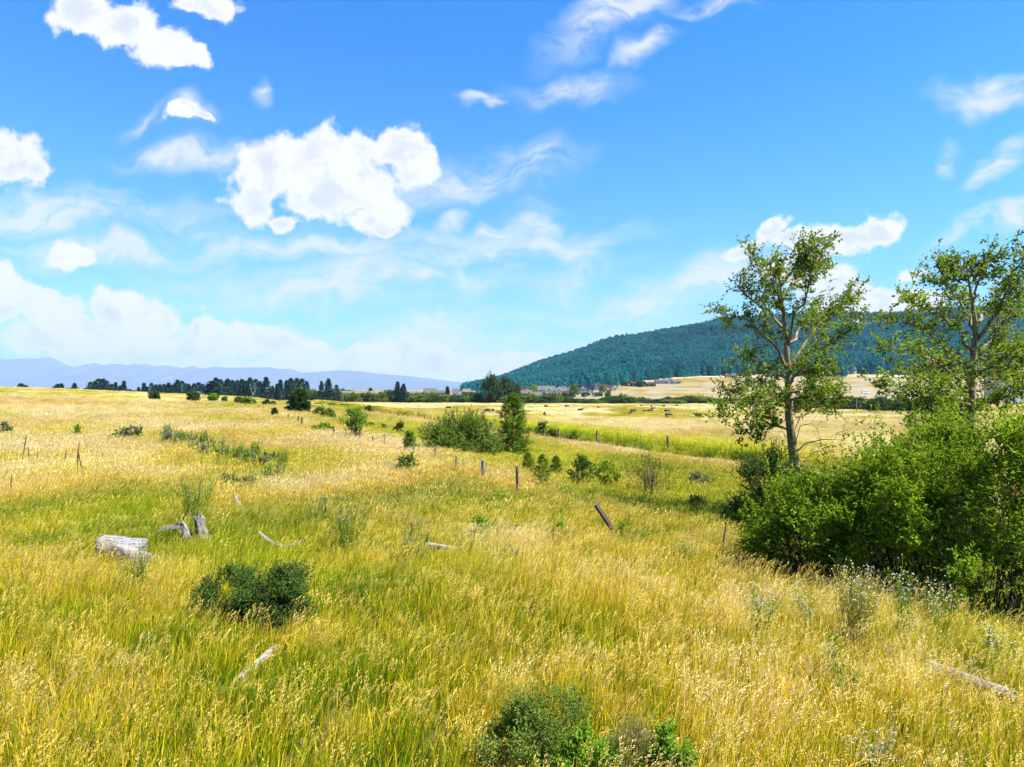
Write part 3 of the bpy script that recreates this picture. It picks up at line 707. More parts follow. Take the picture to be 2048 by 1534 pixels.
def local_path(pts, base, D0):
    return np.array([[(p[0] - CX) / FPX * (D0 + (p[2] if len(p) > 2 else 0)) - base.x, (p[2] if len(p) > 2 else 0.0), CAMZ + (HY - p[1]) / FPX * (D0 + (p[2] if len(p) > 2 else 0)) - base.z] for p in pts])
def resample(p, n):
    d = np.r_[0, np.cumsum(np.linalg.norm(np.diff(p, axis=0), axis=1))]; t = np.linspace(0, d[-1], n)
    return np.stack([np.interp(t, d, p[:, i]) for i in range(3)], 1)
def broad_tree(name, label, px, D, trunk, trad, limbs, bare, lmat, bark, seed, per=9, sub=4, nl=9, leafL=.115, leafW=.085, subl=.75, limb_r=.055, fill=0):
    g = np.random.default_rng(seed); b = at_depth(px, D); o = thing(name, label, 'tree', b)
    tp = resample(local_path(trunk, b, D), 18); tp[0, 2] = -.15
    S = Geo(); S.tube(tp, np.interp(np.linspace(0, 1, 18), np.linspace(0, 1, len(trad)), trad), 10, rough=.14, g=g); S.build('trunk', bark, o, True)
    G = Geo()
    LS = [(resample(local_path(l, b, D), 9), False) for l in limbs] + [(resample(local_path(l, b, D), 9), True) for l in bare]
    tw = []
    for p, dead in LS:
        B = Geo(); p = p + np.r_[[np.zeros(3)], g.normal(size=(8, 3)) * .06]
        L = np.linalg.norm(p[-1] - p[0]); r0 = limb_r * min(1.3, L / 2.6 + .25) * (.5 if dead else 1)
        B.tube(p, np.linspace(r0, r0 * .10, 9), 7, rough=.1, g=g)
        for f in np.linspace(.30, 1.0, per if not dead else 6):
            c = np.array([np.interp(f, np.linspace(0, 1, 9), p[:, i]) for i in range(3)]); t = unit(p[min(8, int(f * 8) + 1)] - p[max(0, int(f * 8) - 1)])
            for _ in range(sub if not dead else 2):
                d = unit(t * .8 + g.normal(size=3) * .75 + np.array([.10, 0, .22])); l = subl * (.4 + .9 * g.random()) * (1.15 - .45 * f)
                e = c + d * l; q = curve(c, e, 4, .1, g); B.tube(q, np.linspace(r0 * .24, .006, 4), 4, cap=False)
                if not dead:
                    for ff in (.3, .55, .8, 1.0):
                        cc = np.array([np.interp(ff, np.linspace(0, 1, 4), q[:, i]) for i in range(3)])
                        tw.append((cc, unit(d * .6 + g.normal(size=3) * .7 + np.array([.28, 0, .12]))))
                elif g.random() < .18: tw.append((e, unit(g.normal(size=3))))
        B.build('branch', bark, o, True)
    for q in range(fill):
        c = tp[g.integers(6, 17)]; e = c + g.normal(size=3) * np.array([.7, .7, .5]); tw.append((e, unit(g.normal(size=3))))
    P0 = np.array([a for a, _ in tw]); DD_ = np.array([c for _, c in tw])
    spray(G, P0, DD_, .26 + .22 * g.random(len(P0)), nl, leafL, leafW, g, spread=.9, tip=.2, up=.25)
    G.build('crown', M[lmat], o, kind='stuff')
    return o

# ------------------------------------------------------------------ the two cottonwoods and the big thicket on the right
broad_tree('cottonwood_tree', 'tall open cottonwood with pale forked trunk rising left of the thicket', 1596, 27.0,
    [(1598, 1070), (1597, 1010), (1590, 930), (1583, 880), (1578, 830), (1577, 780), (1578, 740), (1573, 700), (1570, 660), (1566, 620), (1560, 570), (1556, 520), (1555, 492)],
    [.24, .22, .20, .175, .155, .13, .10, .07, .04, .012],
    [[(1579, 738), (1605, 690, .5), (1640, 645, 1.0), (1680, 605, 1.4), (1716, 580, 1.8)], [(1573, 695), (1590, 640, -.3), (1612, 590, -.7), (1625, 540, -1.0), (1632, 500, -1.2)],
     [(1577, 742), (1555, 700, -.4), (1525, 660, -.9), (1490, 632, -1.2), (1436, 628, -1.6)], [(1578, 750), (1612, 706, -.8), (1650, 690, -1.5), (1690, 668, -2.0), (1708, 640, -2.2)],
     [(1578, 800), (1550, 772, .8), (1520, 760, 1.3), (1482, 768, 1.8), (1456, 785, 2.2)], [(1578, 822), (1540, 800, -.8), (1492, 800, -1.5), (1452, 812, -2.0), (1438, 826, -2.2)],
     [(1580, 862), (1552, 846, -.3), (1520, 856, -.7), (1490, 868, -1.0)], [(1578, 785), (1612, 766, .7), (1645, 772, 1.4), (1668, 782, 1.8)],
     [(1566, 622), (1538, 580, .6), (1520, 540, 1.0), (1508, 508, 1.2)], [(1562, 600), (1596, 560, .8), (1636, 525, 1.3), (1658, 497, 1.5)], [(1570, 662), (1532, 622, .9), (1494, 592, 1.6), (1480, 560, 1.9)],
     [(1572, 690), (1610, 650, 1.2), (1655, 620, 2.0), (1700, 600, 2.6)], [(1576, 760), (1545, 735, 1.4), (1505, 715, 2.3), (1478, 712, 2.8)], [(1577, 770), (1600, 745, -1.2), (1630, 735, -2.2), (1660, 735, -3.0)],
     [(1566, 640), (1560, 600, -1.0), (1545, 560, -1.7), (1540, 525, -2.0)], [(1580, 810), (1560, 795, -1.6), (1530, 800, -2.6), (1500, 815, -3.2)], [(1578, 840), (1600, 815, .9), (1625, 805, 1.5), (1648, 812, 2.0)],
     [(1560, 575), (1585, 540, -.5), (1600, 510, -.8), (1606, 488, -1.0)], [(1578, 800), (1610, 790, -.9), (1645, 795, -1.6), (1665, 800, -2.0)]],
    [[(1585, 872), (1602, 838, .4), (1640, 812, .8), (1682, 830, 1.0), (1702, 850, 1.2)], [(1590, 905), (1620, 886, -.3), (1660, 880, -.6), (1704, 852, -.9)], [(1596, 930), (1628, 906, .3), (1656, 892, .5), (1690, 885, .8)],
     [(1584, 890), (1606, 850, -.6), (1625, 846, -.9), (1640, 890, -1.2)], [(1582, 880), (1560, 860, .5), (1556, 900, .7)]],
    'leaf_cotton', M['bark_pale'], 101, per=9, sub=4, nl=6, leafL=.13, leafW=.105)
broad_tree('cottonwood_tree', 'windblown cottonwood at the right edge standing behind the thicket', 1945, 24.0,
    [(1948, 1050), (1944, 950), (1940, 850), (1942, 780), (1944, 740), (1948, 705), (1952, 675), (1950, 640), (1944, 600), (1936, 550), (1930, 512)],
    [.21, .20, .185, .17, .15, .115, .08, .05, .012],
    [[(1948, 715), (1985, 662, .6), (2022, 622, 1.0), (2062, 590, 1.4)], [(1952, 682), (1985, 640, -.4), (2015, 582, -.8), (2036, 530, -1.0), (2046, 505, -1.1)], [(1946, 702), (1915, 660, -.6), (1880, 630, -1.1), (1842, 612, -1.5), (1806, 602, -1.9)],
     [(1942, 742), (1902, 702, .5), (1852, 662, 1.0), (1802, 642, 1.5), (1778, 638, 1.8)], [(1940, 792), (1905, 746, -.9), (1868, 720, -1.6), (1812, 702, -2.2), (1784, 692, -2.6)],
     [(1939, 842), (1892, 802, .6), (1850, 790, 1.2), (1792, 788, 1.8), (1762, 776, 2.2)], [(1945, 782), (1990, 762, .6), (2042, 742, 1.1)], [(1940, 832), (1990, 802, -.7), (2050, 790, -1.3)],
     [(1950, 662), (1925, 612, .7), (1900, 572, 1.1), (1868, 562, 1.4)], [(1944, 602), (1962, 552, -.6), (1976, 518, -.9)], [(1945, 760), (1905, 740, 1.3), (1860, 735, 2.3), (1815, 745, 3.0)], [(1943, 780), (1900, 770, -1.4), (1855, 765, -2.4), (1810, 770, -3.2)],
     [(1946, 720), (1985, 700, 1.3), (2035, 680, 2.2)], [(1944, 750), (1985, 735, -1.2), (2040, 705, -2.0)], [(1950, 650), (1980, 610, 1.1), (2010, 580, 1.8), (2050, 560, 2.2)], [(1936, 560), (1905, 545, -.5), (1892, 528, -.8)], [(1941, 810), (1910, 800, -1.5), (1870, 815, -2.5), (1835, 830, -3.0)]],
    [[(1941, 835), (1915, 795, -.4), (1880, 785, -.7), (1845, 790, -.9)]],
    'leaf_cotton', M['bark_pale'], 102, per=9, sub=4, nl=6, leafL=.13, leafW=.105)

BIG = [('big leafy shrub with a ragged left side, front left of the thicket', 1640, 17.0, 930, 1.75, 1.5, 1500, 201),
       ('big leafy shrub with upright bright shoots in the middle of the thicket', 1800, 16.0, 868, 1.75, 1.6, 1900, 202),
       ('big leafy shrub cut by the right picture edge, nearest in the thicket', 2010, 14.4, 822, 2.0, 1.7, 2000, 203),
       ('big leafy shrub standing behind the others of the thicket, under the right cottonwood', 1890, 19.5, 812, 2.7, 1.8, 1700, 204)]
for lab, px, D, top, rx, ry, ntw, sd_ in BIG:
    p = at_depth(px, D); h = CAMZ + (HY - top) / FPX * D - p.z
    o = thing('thicket_shrub', lab, 'shrub', p, 0, 'shrubs of the thicket on the right')
    shrub_mesh(o, rx, ry, h * .97, 75, int(ntw * 1.5), 9, .115, .052, M['leaf_big'], M['stem_dark'], sd_, z0=.17, up=.55, rc=.24, twl=.36, nst=62, sr=.018, tip=.42, top_sprigs=22, flare=.6, sag=.17)
    CLEAR.append((p.x, p.y, rx * 1.1, .45))
shrub_at('juniper_shrub', 'dark feathery shrub at the foot of the tall cottonwood', 'shrub', 1545, 0, 888, 78, 'leaf_dark', 205, depth=24.0, ncl=44, ntw=2400, nl=9, leafL=.11, leafW=.045, twl=.4, z0=.04)
p = at_depth(1868, 26.0); o = thing('spruce_tree', 'dark drooping spruce half hidden behind the thicket', 'tree', p)
conifer_mesh(o, 6.0, 2.3, 15, 7, 5, .26, .05, M['needle'], M['bark'], 206, base=.1, droop=-.3, tufts=7)

# ------------------------------------------------------------------ shrubs and small trees of the middle ground
shrub_at('willow_shrub', 'large dense green bush in the gully beside the bright young pine', 'shrub', 918, 0, 838, 80, 'leaf_bush', 301, depth=50, ncl=80, ntw=2400, nl=9, leafL=.17, leafW=.10, z0=.10, twl=.5, nst=26, sr=.03, top_sprigs=10, ry=2.6)
o = thing('young_pine', 'bright green young pine behind the large gully bush', 'tree', at_depth(1027, 57))
conifer_mesh(o, CAMZ + (HY - 790) / FPX * 58 - o.location.z, 1.95, 17, 8, 14, .34, .050, M['needle_young'], M['bark'], 302, base=.08, shape=.7, up=.6, droop=.15, tufts=5)
shrub_at('vase_shrub', 'small vase shaped tree with many bare stems beside the old fence', 'shrub', 711, 878, 814, 31, 'leaf_lime', 303, ncl=26, ntw=430, nl=8, leafL=.16, leafW=.085, z0=.38, up=.8, twl=.45, nst=18, sr=.035, flare=.22)
o = thing('dark_pine', 'dark round headed pine standing alone left of the gully', 'tree', on_ground(599, 828)); D = o.location.y
conifer_mesh(o, (828 - 777) / FPX * D, 24 / FPX * D, 16, 9, 11, D * .0048, D * .0016, M['needle'], M['bark'], 304, base=.07, shape=.42, up=.5, droop=-.05, tufts=6)
for px, py, top, hw, mt, sd_, lab, nm in [
        (640, 836, 817, 13, 'leaf_bush', 310, 'smaller of two round bushes right of the dark pine', 'round_bush'), (655, 840, 819, 14, 'leaf_bush', 311, 'larger of two round bushes right of the dark pine', 'round_bush'),
        (737, 824, 813, 7, 'leaf_bush', 312, 'little dark round bush on the pasture fence line', 'round_bush'), (766, 861, 850, 7, 'leaf_bush', 313, 'little bush on the gully side below the vase shaped tree', 'round_bush'),
        (800, 868, 846, 14, 'leaf_brown', 314, 'thin brownish bush in the gully left of the large bush', 'thin_bush'), (741, 858, 846, 6, 'leaf_bush', 315, 'tiny bush touching the right side of the vase shaped tree', 'round_bush'),
        (1085, 866, 846, 14, 'leaf_bush', 316, 'round bush by the pasture fence right of the young pine', 'round_bush'), (1108, 870, 862, 16, 'leaf_bush', 317, 'low creeping bush right beside the round bush at the pasture fence', 'low_bush'),
        (1150, 872, 866, 14, 'leaf_lime', 318, 'flat green bush at the foot of the pasture fence', 'low_bush'),
        (1165, 970, 912, 30, 'leaf_dark', 319, 'dark green bush at the left end of the gully brush', 'round_bush'), (1208, 974, 926, 40, 'leaf_big', 320, 'rounded bright green bush in the gully brush', 'round_bush'),
        (1395, 1020, 1000, 34, 'leaf_dark', 323, 'low dark bush left of the thicket in the green hollow', 'low_bush'), (1395, 975, 950, 26, 'leaf_grey', 324, 'faint grey shrub on the slope above the green hollow', 'grey_shrub'),
        (500, 812, 796, 10, 'leaf_lime', 325, 'round lime green bush on the far end of the old fence', 'round_bush'), (478, 805, 795, 6, 'leaf_bush', 326, 'small bush left of the round lime green bush', 'round_bush'), (490, 807, 797, 5, 'leaf_bush', 340, 'tiny bush tucked beside the round lime green bush', 'round_bush'),
        (534, 811, 801, 6, 'leaf_dark', 327, 'little dark bush near the far fence posts', 'round_bush'), (546, 811, 804, 4, 'leaf_bush', 328, 'tiny bush right of the little dark bush by the far fence posts', 'round_bush'),
        (308, 798, 784, 12, 'leaf_dark', 329, 'dark dome shaped bush alone in the left field', 'round_bush'), (385, 800, 785, 12, 'leaf_dark', 330, 'dark bush in front of the small white house', 'round_bush'), (427, 801, 788, 9, 'leaf_lime', 331, 'light green bush at the foot of the pine by the white house', 'round_bush'), (449, 802, 796, 5, 'leaf_bush', 339, 'tiny bush right of the pine by the white house', 'round_bush'),
        (645, 862, 850, 22, 'leaf_weed', 332, 'low grey green weed patch beside the old fence posts', 'low_bush'),
        (820, 905, 864, 12, 'leaf_lime', 333, 'thin leafy sapling at the leaning fence post', 'sapling')]:
    shrub_at(nm, lab, 'sapling' if nm == 'sapling' else 'shrub', px, py, top, hw, mt, sd_, ncl=24, ntw=420 if hw > 20 else 260, nl=7, nst=8, sr=.02, z0=.45 if nm == 'sapling' else .06)
shrub_at('bare_topped_shrub', 'sparse brownish twiggy bush right of the gully brush', 'shrub', 1296, 988, 907, 52, 'leaf_brown', 321, ncl=34, ntw=330, nl=7, leafL=.085, leafW=.04, z0=.35, nst=44, sr=.02, flare=.30, smat=M['stem'], up=.9, twl=.4)
for px, py, top, hw, sd_, lab in [(1056, 950, 908, 14, 341, 'small dark pine seedling left of three in the gully'), (1084, 966, 914, 20, 342, 'small bushy pine seedling, middle of three in the gully'), (1112, 956, 916, 13, 343, 'small thin pine seedling, right of three in the gully'), (549, 834, 818, 5, 344, 'little pine seedling among the old fence posts')]:
    p, h, r = px_size(px, py, top, hw); o = thing('pine_seedling', lab, 'tree', p, 0, 'pine seedlings')
    conifer_mesh(o, h, r, 9, 6, 11, max(.19, p.y * .003), max(.022, p.y * .0006), M['needle_young' if sd_ != 344 else 'needle'], M['bark'], sd_, base=.08, shape=.5, up=.8, droop=.2, tufts=4)

# ------------------------------------------------------------------ low shrubs and weeds of the foreground
for px, py, top, hw, mt, sd_, lab, k in [
        (476, 1222, 1146, 88, 'leaf_dark', 401, 'low dark green shrub mound below the weathered logs', dict(leafL=.06, leafW=.030, ntw=1500)),
        (562, 1236, 1140, 82, 'leaf_dark', 402, 'taller green shrub with brown underside, right half of the mound', dict(leafL=.06, leafW=.032, ntw=1500)),
        (1045, 1545, 1415, 92, 'leaf_bush', 403, 'leafy shrub with bare twigs at the bottom centre', dict(leafL=.042, leafW=.030, ntw=800, nst=70, sr=.006, z0=.2, smat=M['stem'])),
        (1175, 1560, 1470, 62, 'leaf_lime', 404, 'bright green round leaved shrub at the bottom edge', dict(leafL=.048, leafW=.038, ntw=600, nst=20, sr=.006)),
        (1335, 1560, 1462, 46, 'leaf_lime', 405, 'pale leafy shrub with cream tufts right of the grey twigs', dict(leafL=.046, leafW=.038, ntw=420, nst=16, sr=.006)),
        (1262, 1552, 1450, 34, 'leaf_grey', 406, 'grey leafless twiggy tuft between two green shrubs', dict(leafL=.05, leafW=.006, ntw=420, up=1.2, twl=.28, nst=30, sr=.005)),
        (1100, 1480, 1385, 110, 'leaf_bush', 407, 'thin leafy growth standing behind the bottom shrub', dict(leafL=.036, leafW=.024, ntw=600, nst=30, sr=.006, z0=.3, up=1.0)),
        (1063, 1245, 1215, 20, 'leaf_dark', 408, 'small dark green tuft alone in the front meadow', dict(leafL=.06, leafW=.010, ntw=200, up=.9)),
        (1690, 1395, 1330, 30, 'leaf_lime', 409, 'small leafy green weed right of centre in the tall grass', dict(leafL=.045, leafW=.024, ntw=110)),
        (1668, 1345, 1272, 9, 'leaf_lime', 410, 'single upright sprig with pale leaves in the tall grass', dict(leafL=.07, leafW=.032, ntw=16, nl=6, z0=.55, up=1.5)),
        (960, 1062, 1030, 26, 'leaf_lime', 411, 'green leafy tuft in mid meadow below the fence posts', dict(ntw=170)), (1022, 1068, 1046, 22, 'leaf_grey', 412, 'greyish flower tuft right of the green leafy tuft', dict(ntw=120)),
        (1120, 1080, 1048, 20, 'leaf_lime', 413, 'yellow green tuft left of the leaning black board', dict(ntw=130)), (1262, 1075, 1045, 46, 'leaf_weed', 414, 'weedy tuft below the leaning black board', dict(ntw=220, up=1.1, z0=.3)),
        (925, 1008, 985, 46, 'leaf_yellow', 415, 'yellow flowering weeds in front of the grey fence post', dict(ntw=200, up=1.1)), (1000, 1005, 982, 26, 'leaf_lime', 416, 'green weeds right of the yellow flowering weeds', dict(ntw=120, up=1.0)),
        (262, 878, 850, 28, 'leaf_grey', 417, 'grey green sagebrush in the left field', dict(ntw=260)), (232, 878, 862, 10, 'leaf_weed', 418, 'small green weed left of the sagebrush', dict(ntw=70)),
        (12, 868, 842, 12, 'leaf_grey', 419, 'grey green weed at the left picture edge', dict(ntw=120)), (155, 872, 850, 8, 'leaf_weed', 420, 'small upright weed in the left field', dict(ntw=60)),
        (820, 942, 905, 40, 'leaf_dark', 424, 'dark shrub put in for the ground shadow left of the large gully bush', dict(ntw=300)),  # dark leaves stand in for the large bush's shadow on the grass
        (1570, 1120, 1060, 26, 'leaf_dark', 425, 'thin dark twigs at the left foot of the thicket', dict(ntw=60, nst=26, sr=.012, z0=.5))]:
    d = dict(ncl=16, nl=7, nst=14, sr=.009, z0=.12, twl=.16); d.update(k)
    o = shrub_at('meadow_weed' if mt in ('leaf_weed', 'leaf_yellow', 'leaf_grey') else 'low_shrub', lab, 'weed' if mt in ('leaf_weed', 'leaf_yellow', 'leaf_grey') else 'shrub', px, py, top, hw, mt, sd_, **d)
    if sd_ in (402, 403, 405):
        g = np.random.default_rng(sd_ + 5)
        for q in range(3):
            T_ = Geo(); c = np.array([(q - 1) * .55 * hw / FPX * o.location.y, -.25 - .1 * q, .38 + .12 * (q % 2)]); P_ = c + g.normal(size=(70, 3)) * .055
            T_.leaves(P_, g.normal(size=(70, 3)) + [0, 0, .6], g.normal(size=(70, 3)), .026, .016, g.random(70)); T_.build('dry_tuft', M['dry_head'], o, kind='stuff')
    CLEAR.append((o.location.x, o.location.y - .15, hw / FPX * o.location.y, .35 if hw > 60 else .75))

def knapweed(label, px, py, top, hw, nst, seed, stem='leaf_weed', flower='flower_pink', fl=.020, heads=4, leafy=26, leafl=.12):
    p, h, r = px_size(px, py, top, hw); g = np.random.default_rng(seed); D = p.y
    o = thing('knapweed_plant', label, 'wildflower', p, 0, 'flowering knapweed plants'); S = Geo(); Fg = Geo(); pix = D / 680
    sw = max(.004, pix * .22) * (1.7 if stem == 'leaf_yellow' else 1.15)
    for k in range(int(nst * 1.5)):
        a = g.random() * 6.283; q = g.random() ** .6
        e = np.array([math.cos(a) * r * q, math.sin(a) * r * q, h * (.7 + .32 * g.random())]); b0 = np.array([math.cos(a) * r * q * .22, math.sin(a) * r * q * .22, -.05])
        c = curve(b0, e, 6, .05, g); S.tube(c, np.linspace(sw, sw * .6, 6), 3, cap=False, rnd=g.random())
        f = g.random(leafy) * .85 + .08; pos = np.stack([np.interp(f, np.linspace(0, 1, 6), c[:, i]) for i in range(3)], 1)
        S.leaves(pos, np.c_[g.normal(size=(leafy, 2)), .5 + g.random(leafy)], g.normal(size=(leafy, 3)), h * leafl * (1.2 - f), max(.010, pix * .6), g.random(leafy))
        for _ in range(heads):
            ff = .55 + .45 * g.random(); c0 = np.array([np.interp(ff, np.linspace(0, 1, 6), c[:, i]) for i in range(3)]); d = unit(np.r_[g.normal(size=2) * .6, 1.0]) * h * .14 * (.5 + g.random())
            S.tube(np.array([c0, c0 + d * .6 + [0, 0, .01], c0 + d]), sw * .5, 3, cap=False, rnd=g.random())
            n = 5; s_ = max(fl, pix * .55); dd = unit(np.c_[g.normal(size=(n, 2)), .8 + g.random(n)])
            Fg.leaves(np.tile(c0 + d, (n, 1)), dd, g.normal(size=(n, 3)), s_, s_ * .8, g.random())
    S.build('stalks', M[stem], o, kind='stuff'); Fg.build('blossoms', M[flower], o, kind='stuff'); return o
for a in [('fan of knapweed with pink heads in mid meadow', 692, 1108, 1000, 66, 26, 501), ('upright knapweed clump right of the pink headed fan', 826, 1128, 1034, 36, 16, 502), ('bushy knapweed behind the upright grey stump', 388, 1035, 950, 56, 24, 503),
          ('yellow stemmed knapweed clump crowned with pale heads before the dark thicket', 1716, 1292, 1138, 44, 34, 504, 'leaf_yellow', 'flower_white', .020, 6), ('tall green knapweed right of the yellow stemmed clump', 1800, 1272, 1132, 26, 9, 505, 'leaf_weed', 'flower_white', .022, 6),
          ('leaning knapweed under the right part of the thicket', 1888, 1268, 1155, 42, 10, 506, 'leaf_weed', 'flower_white', .022, 5), ('knapweed with lilac heads beside the weathered log', 272, 1188, 1092, 34, 16, 507), ('purple and white knapweed flowers at the bottom right', 1748, 1560, 1468, 62, 22, 508, 'leaf_weed', 'flower_pink', .022, 3),
          ('loose knapweed with white heads in the meadow right of centre', 1525, 1275, 1172, 46, 16, 509, 'leaf_weed', 'flower_white', .020, 6), ('short knapweed left of the yellow stemmed clump', 1606, 1262, 1178, 22, 8, 510, 'leaf_weed', 'flower_white', .020, 6), ('low spread of lilac knapweed right of the upright clump', 930, 1110, 1058, 50, 16, 511),
          ('low lilac knapweed in the meadow centre', 1010, 1140, 1085, 46, 12, 512), ('sparse knapweed by the rusty fence stake', 1380, 1130, 1075, 44, 12, 513, 'leaf_weed', 'flower_white', .018, 5), ('small knapweed left of the first upright clump', 640, 1040, 985, 36, 12, 514), ('sparse knapweed under the thicket at the right edge', 1985, 1330, 1250, 50, 12, 515, 'leaf_weed', 'flower_white', .02, 5)]:
    knapweed(*a)

g = np.random.default_rng(530)
for k in range(26):
    px = 335 + 9.2 * k + g.normal() * 6; py = float(np.interp(px, [330, 430, 500, 570], [888, 900, 928, 945])) + g.normal() * 9; hh = 22 + 16 * g.random()
    o = knapweed('loose green weed in the belt across the left field', px, py, py - hh, 10 + 12 * g.random(), 11, 531 + k, 'leaf_weed' if k % 3 else 'leaf_grey', 'flower_pink', .015, 1, 30, .26)
    o.name = 'belt_weed'; o['category'] = 'weed'; o['group'] = 'weeds of the green belt'
for k, (px, py) in enumerate([(455, 968), (478, 974), (498, 970), (520, 935), (540, 925)]):
    o = knapweed('dark weed in the dip below the green weed belt', px, py, py - 24, 17, 14, 561 + k, 'leaf_dark', 'flower_pink', .012, 1, 34, .34); o.name = 'dip_weed'; o['category'] = 'weed'; o['group'] = 'weeds in the dip'

# ------------------------------------------------------------------ dead mullein stalks in the left meadow
for px, py, top, dxp, n2, sd_, lab in [(38, 930, 868, 14, 1, 601, 'dead mullein stalk leaning right near the left edge'), (157, 955, 882, 1, 0, 602, 'tall straight dead mullein stalk in the left meadow'), (172, 955, 896, -14, 0, 603, 'bent dead mullein stalk crossing the tall straight one'),
        (60, 925, 893, 0, 0, 604, 'short dead mullein stalk right of the leaning one'), (76, 922, 900, -2, 0, 605, 'shortest dead mullein stalk in the row by the left edge'), (120, 930, 898, 12, 0, 606, 'dead mullein stalk tipping over in the left meadow'), (25, 985, 946, 0, 0, 607, 'lone dead mullein stalk lower at the left edge'), (205, 920, 905, 1, 0, 608, 'tiny dead mullein stalk right of the tall pair')]:
    p, h, _ = px_size(px, py, top, 1); D = p.y; g = np.random.default_rng(sd_); o = thing('mullein_stalk', lab, 'dead plant', p, 0, 'dead mullein stalks')
    e = np.array([dxp / FPX * D, g.normal() * .1, h]); G = Geo(); c = curve([0, 0, -.1], e, 9, .03, g)
    G.tube(c, np.interp(np.linspace(0, 1, 9), [0, .5, .6, .9, 1], [.018, .018, .030, .028, .008]), 6, rough=.35, g=g); st = G.build('stalk', M['mullein'], o)
    if n2:
        G = Geo(); G.tube(curve(c[5], c[5] + [-.1, .05, .35], 5, .05, g), [.014, .014, .02, .02, .006], 5, rough=.3, g=g); G.build('side_stalk', M['mullein'], o)

# ------------------------------------------------------------------ dead wood
def log_obj(name, label, P1, P2, r1, r2, mat, seed, sides=30, rings=16, cat='log', lump=.16, bend=.0, jag=.12, under=.35):
    P1, P2 = Vector(P1), Vector(P2); L = (P2 - P1).length; g = np.random.default_rng(seed)
    th = np.arange(sides) / sides * 6.283; zz = np.linspace(0, L, rings)
    lob = 1 + lump * (fbm(np.cos(th) * 1.6 + seed, np.sin(th) * 1.6, 1, 3, .6) - .5) * 2
    V = []
    for k, z in enumerate(zz):
        f = z / L; r = (r1 + (r2 - r1) * f) * lob * (1 + .03 * g.normal(size=sides)) * (1 + .12 * (fbm(np.cos(th) + 5, np.sin(th) + f * 3, 1, 2) - .5))
        jz = (g.random(sides) - .5) * jag * L * (1 if k in (0, rings - 1) else .12)
        V.append(np.c_[r * np.cos(th) + bend * L * math.sin(f * 3.14), r * np.sin(th), np.full(sides, z) + jz])
    V = np.vstack(V); i = np.arange(rings - 1)[:, None] * sides; j = np.arange(sides)[None, :]; k = (j + 1) % sides
    Q = np.stack([i + j, i + k, i + sides + k, i + sides + j], -1).reshape(-1, 4)
    V = np.vstack([V, [0, 0, .10 * r1], [0, 0, L - .1 * r2]]); a, b_ = len(V) - 2, len(V) - 1
    T = [[(q + 1) % sides, q, a] for q in range(sides)] + [[(rings - 1) * sides + q, (rings - 1) * sides + (q + 1) % sides, b_] for q in range(sides)]
    o = mk(name, V, T, Q, mat, None, None, True); o.location = P1; o.rotation_euler = (P2 - P1).to_track_quat('Z', 'Y').to_euler()
    return tag(o, label, cat) if label else o
def pt(px, py, D): return Vector(((px - CX) / FPX * D, D, CAMZ + (HY - py) / FPX * D))
D = on_ground(245, 1118).y
log_obj('weathered_log', 'thick silver grey log section lying in the left meadow', pt(200, 1094, D + .25), pt(286, 1100, D + .45), .30, .27, M['wood_grey'], 701)
log_obj('split_log', 'pale split log piece lying against the thick grey log', pt(236, 1100, D + .05), pt(290, 1122, D - .25), .17, .20, M['wood_pale'], 702, lump=.3, jag=.22)
CLEAR += [(pt(240, 1118, D - .5).x, D - .5, .95, .42), (pt(270, 1130, D - .9).x, D - .9, .6, .55)]
D = on_ground(345, 1075).y
log_obj('rotten_log', 'dark rotten log chunk left of the upright stump', pt(320, 1066, D), pt(362, 1058, D + .1), .15, .19, M['wood_rot'], 703, lump=.4, jag=.3)
D = on_ground(402, 1080).y
log_obj('upright_stump', 'gnarled grey stump standing upright in the left meadow', pt(412, 1090, D), pt(398, 1036, D), .19, .12, M['wood_rot'], 704, lump=.35, jag=.35, bend=.08, cat='stump')
log_obj('stump_root', 'pale root piece between the rotten log and the upright stump', pt(376, 1076, D - .1), pt(364, 1046, D - .1), .13, .06, M['wood_grey'], 705, lump=.3, jag=.4, bend=-.1)
CLEAR.append((pt(365, 1085, D - .7).x, D - .7, .9, .5))
D = on_ground(560, 1100).y
G = Geo(); G.tube(np.array([pt(517, 1064, D), pt(532, 1078, D - .05), pt(548, 1088, D - .1), pt(570, 1093, D - .1), (pt(592, 1088, D - .05)), pt(612, 1078, D)]) - np.array(pt(517, 1064, D)), [.03, .05, .06, .06, .045, .02], 8, rough=.5)
o = G.build('dead_branch', M['wood_pale'], loc=pt(517, 1064, D)); tag(o, 'curved pale dead branch lying in the grass', 'branch'); CLEAR.append((pt(565, 1110, D - .6).x, D - .6, .5, .75))
D = on_ground(472, 1012).y
log_obj('wood_snag', 'small pale broken snag sticking out of the grass', pt(480, 1014, D), pt(468, 990, D), .10, .03, M['wood_pale'], 707, cat='stump', lump=.5, jag=.2)
D1, D2_ = on_ground(488, 1345).y, on_ground(548, 1292).y
log_obj('sunken_log', 'narrow whitish log half sunk in the grass at lower left', pt(476, 1352, D1) + Vector((0, 0, -.08)), pt(552, 1286, D2_) + Vector((0, 0, -.06)), .075, .05, M['wood_pale'], 708, lump=.35, jag=.1)
CLEAR += [(pt(500, 1345, D1 - .3).x, D1 - .3, .45, .5), (pt(530, 1310, (D1 + D2_) / 2).x, (D1 + D2_) / 2, .35, .6)]
D1, D2_ = on_ground(1860, 1335).y, on_ground(2020, 1395).y
log_obj('fallen_log', 'white weathered log lying in the grass at lower right', pt(1850, 1318, D1) + Vector((0, 0, -.09)), pt(2030, 1382, D2_) + Vector((0, 0, -.09)), .09, .08, M['wood_pale'], 709, lump=.3, jag=.06)
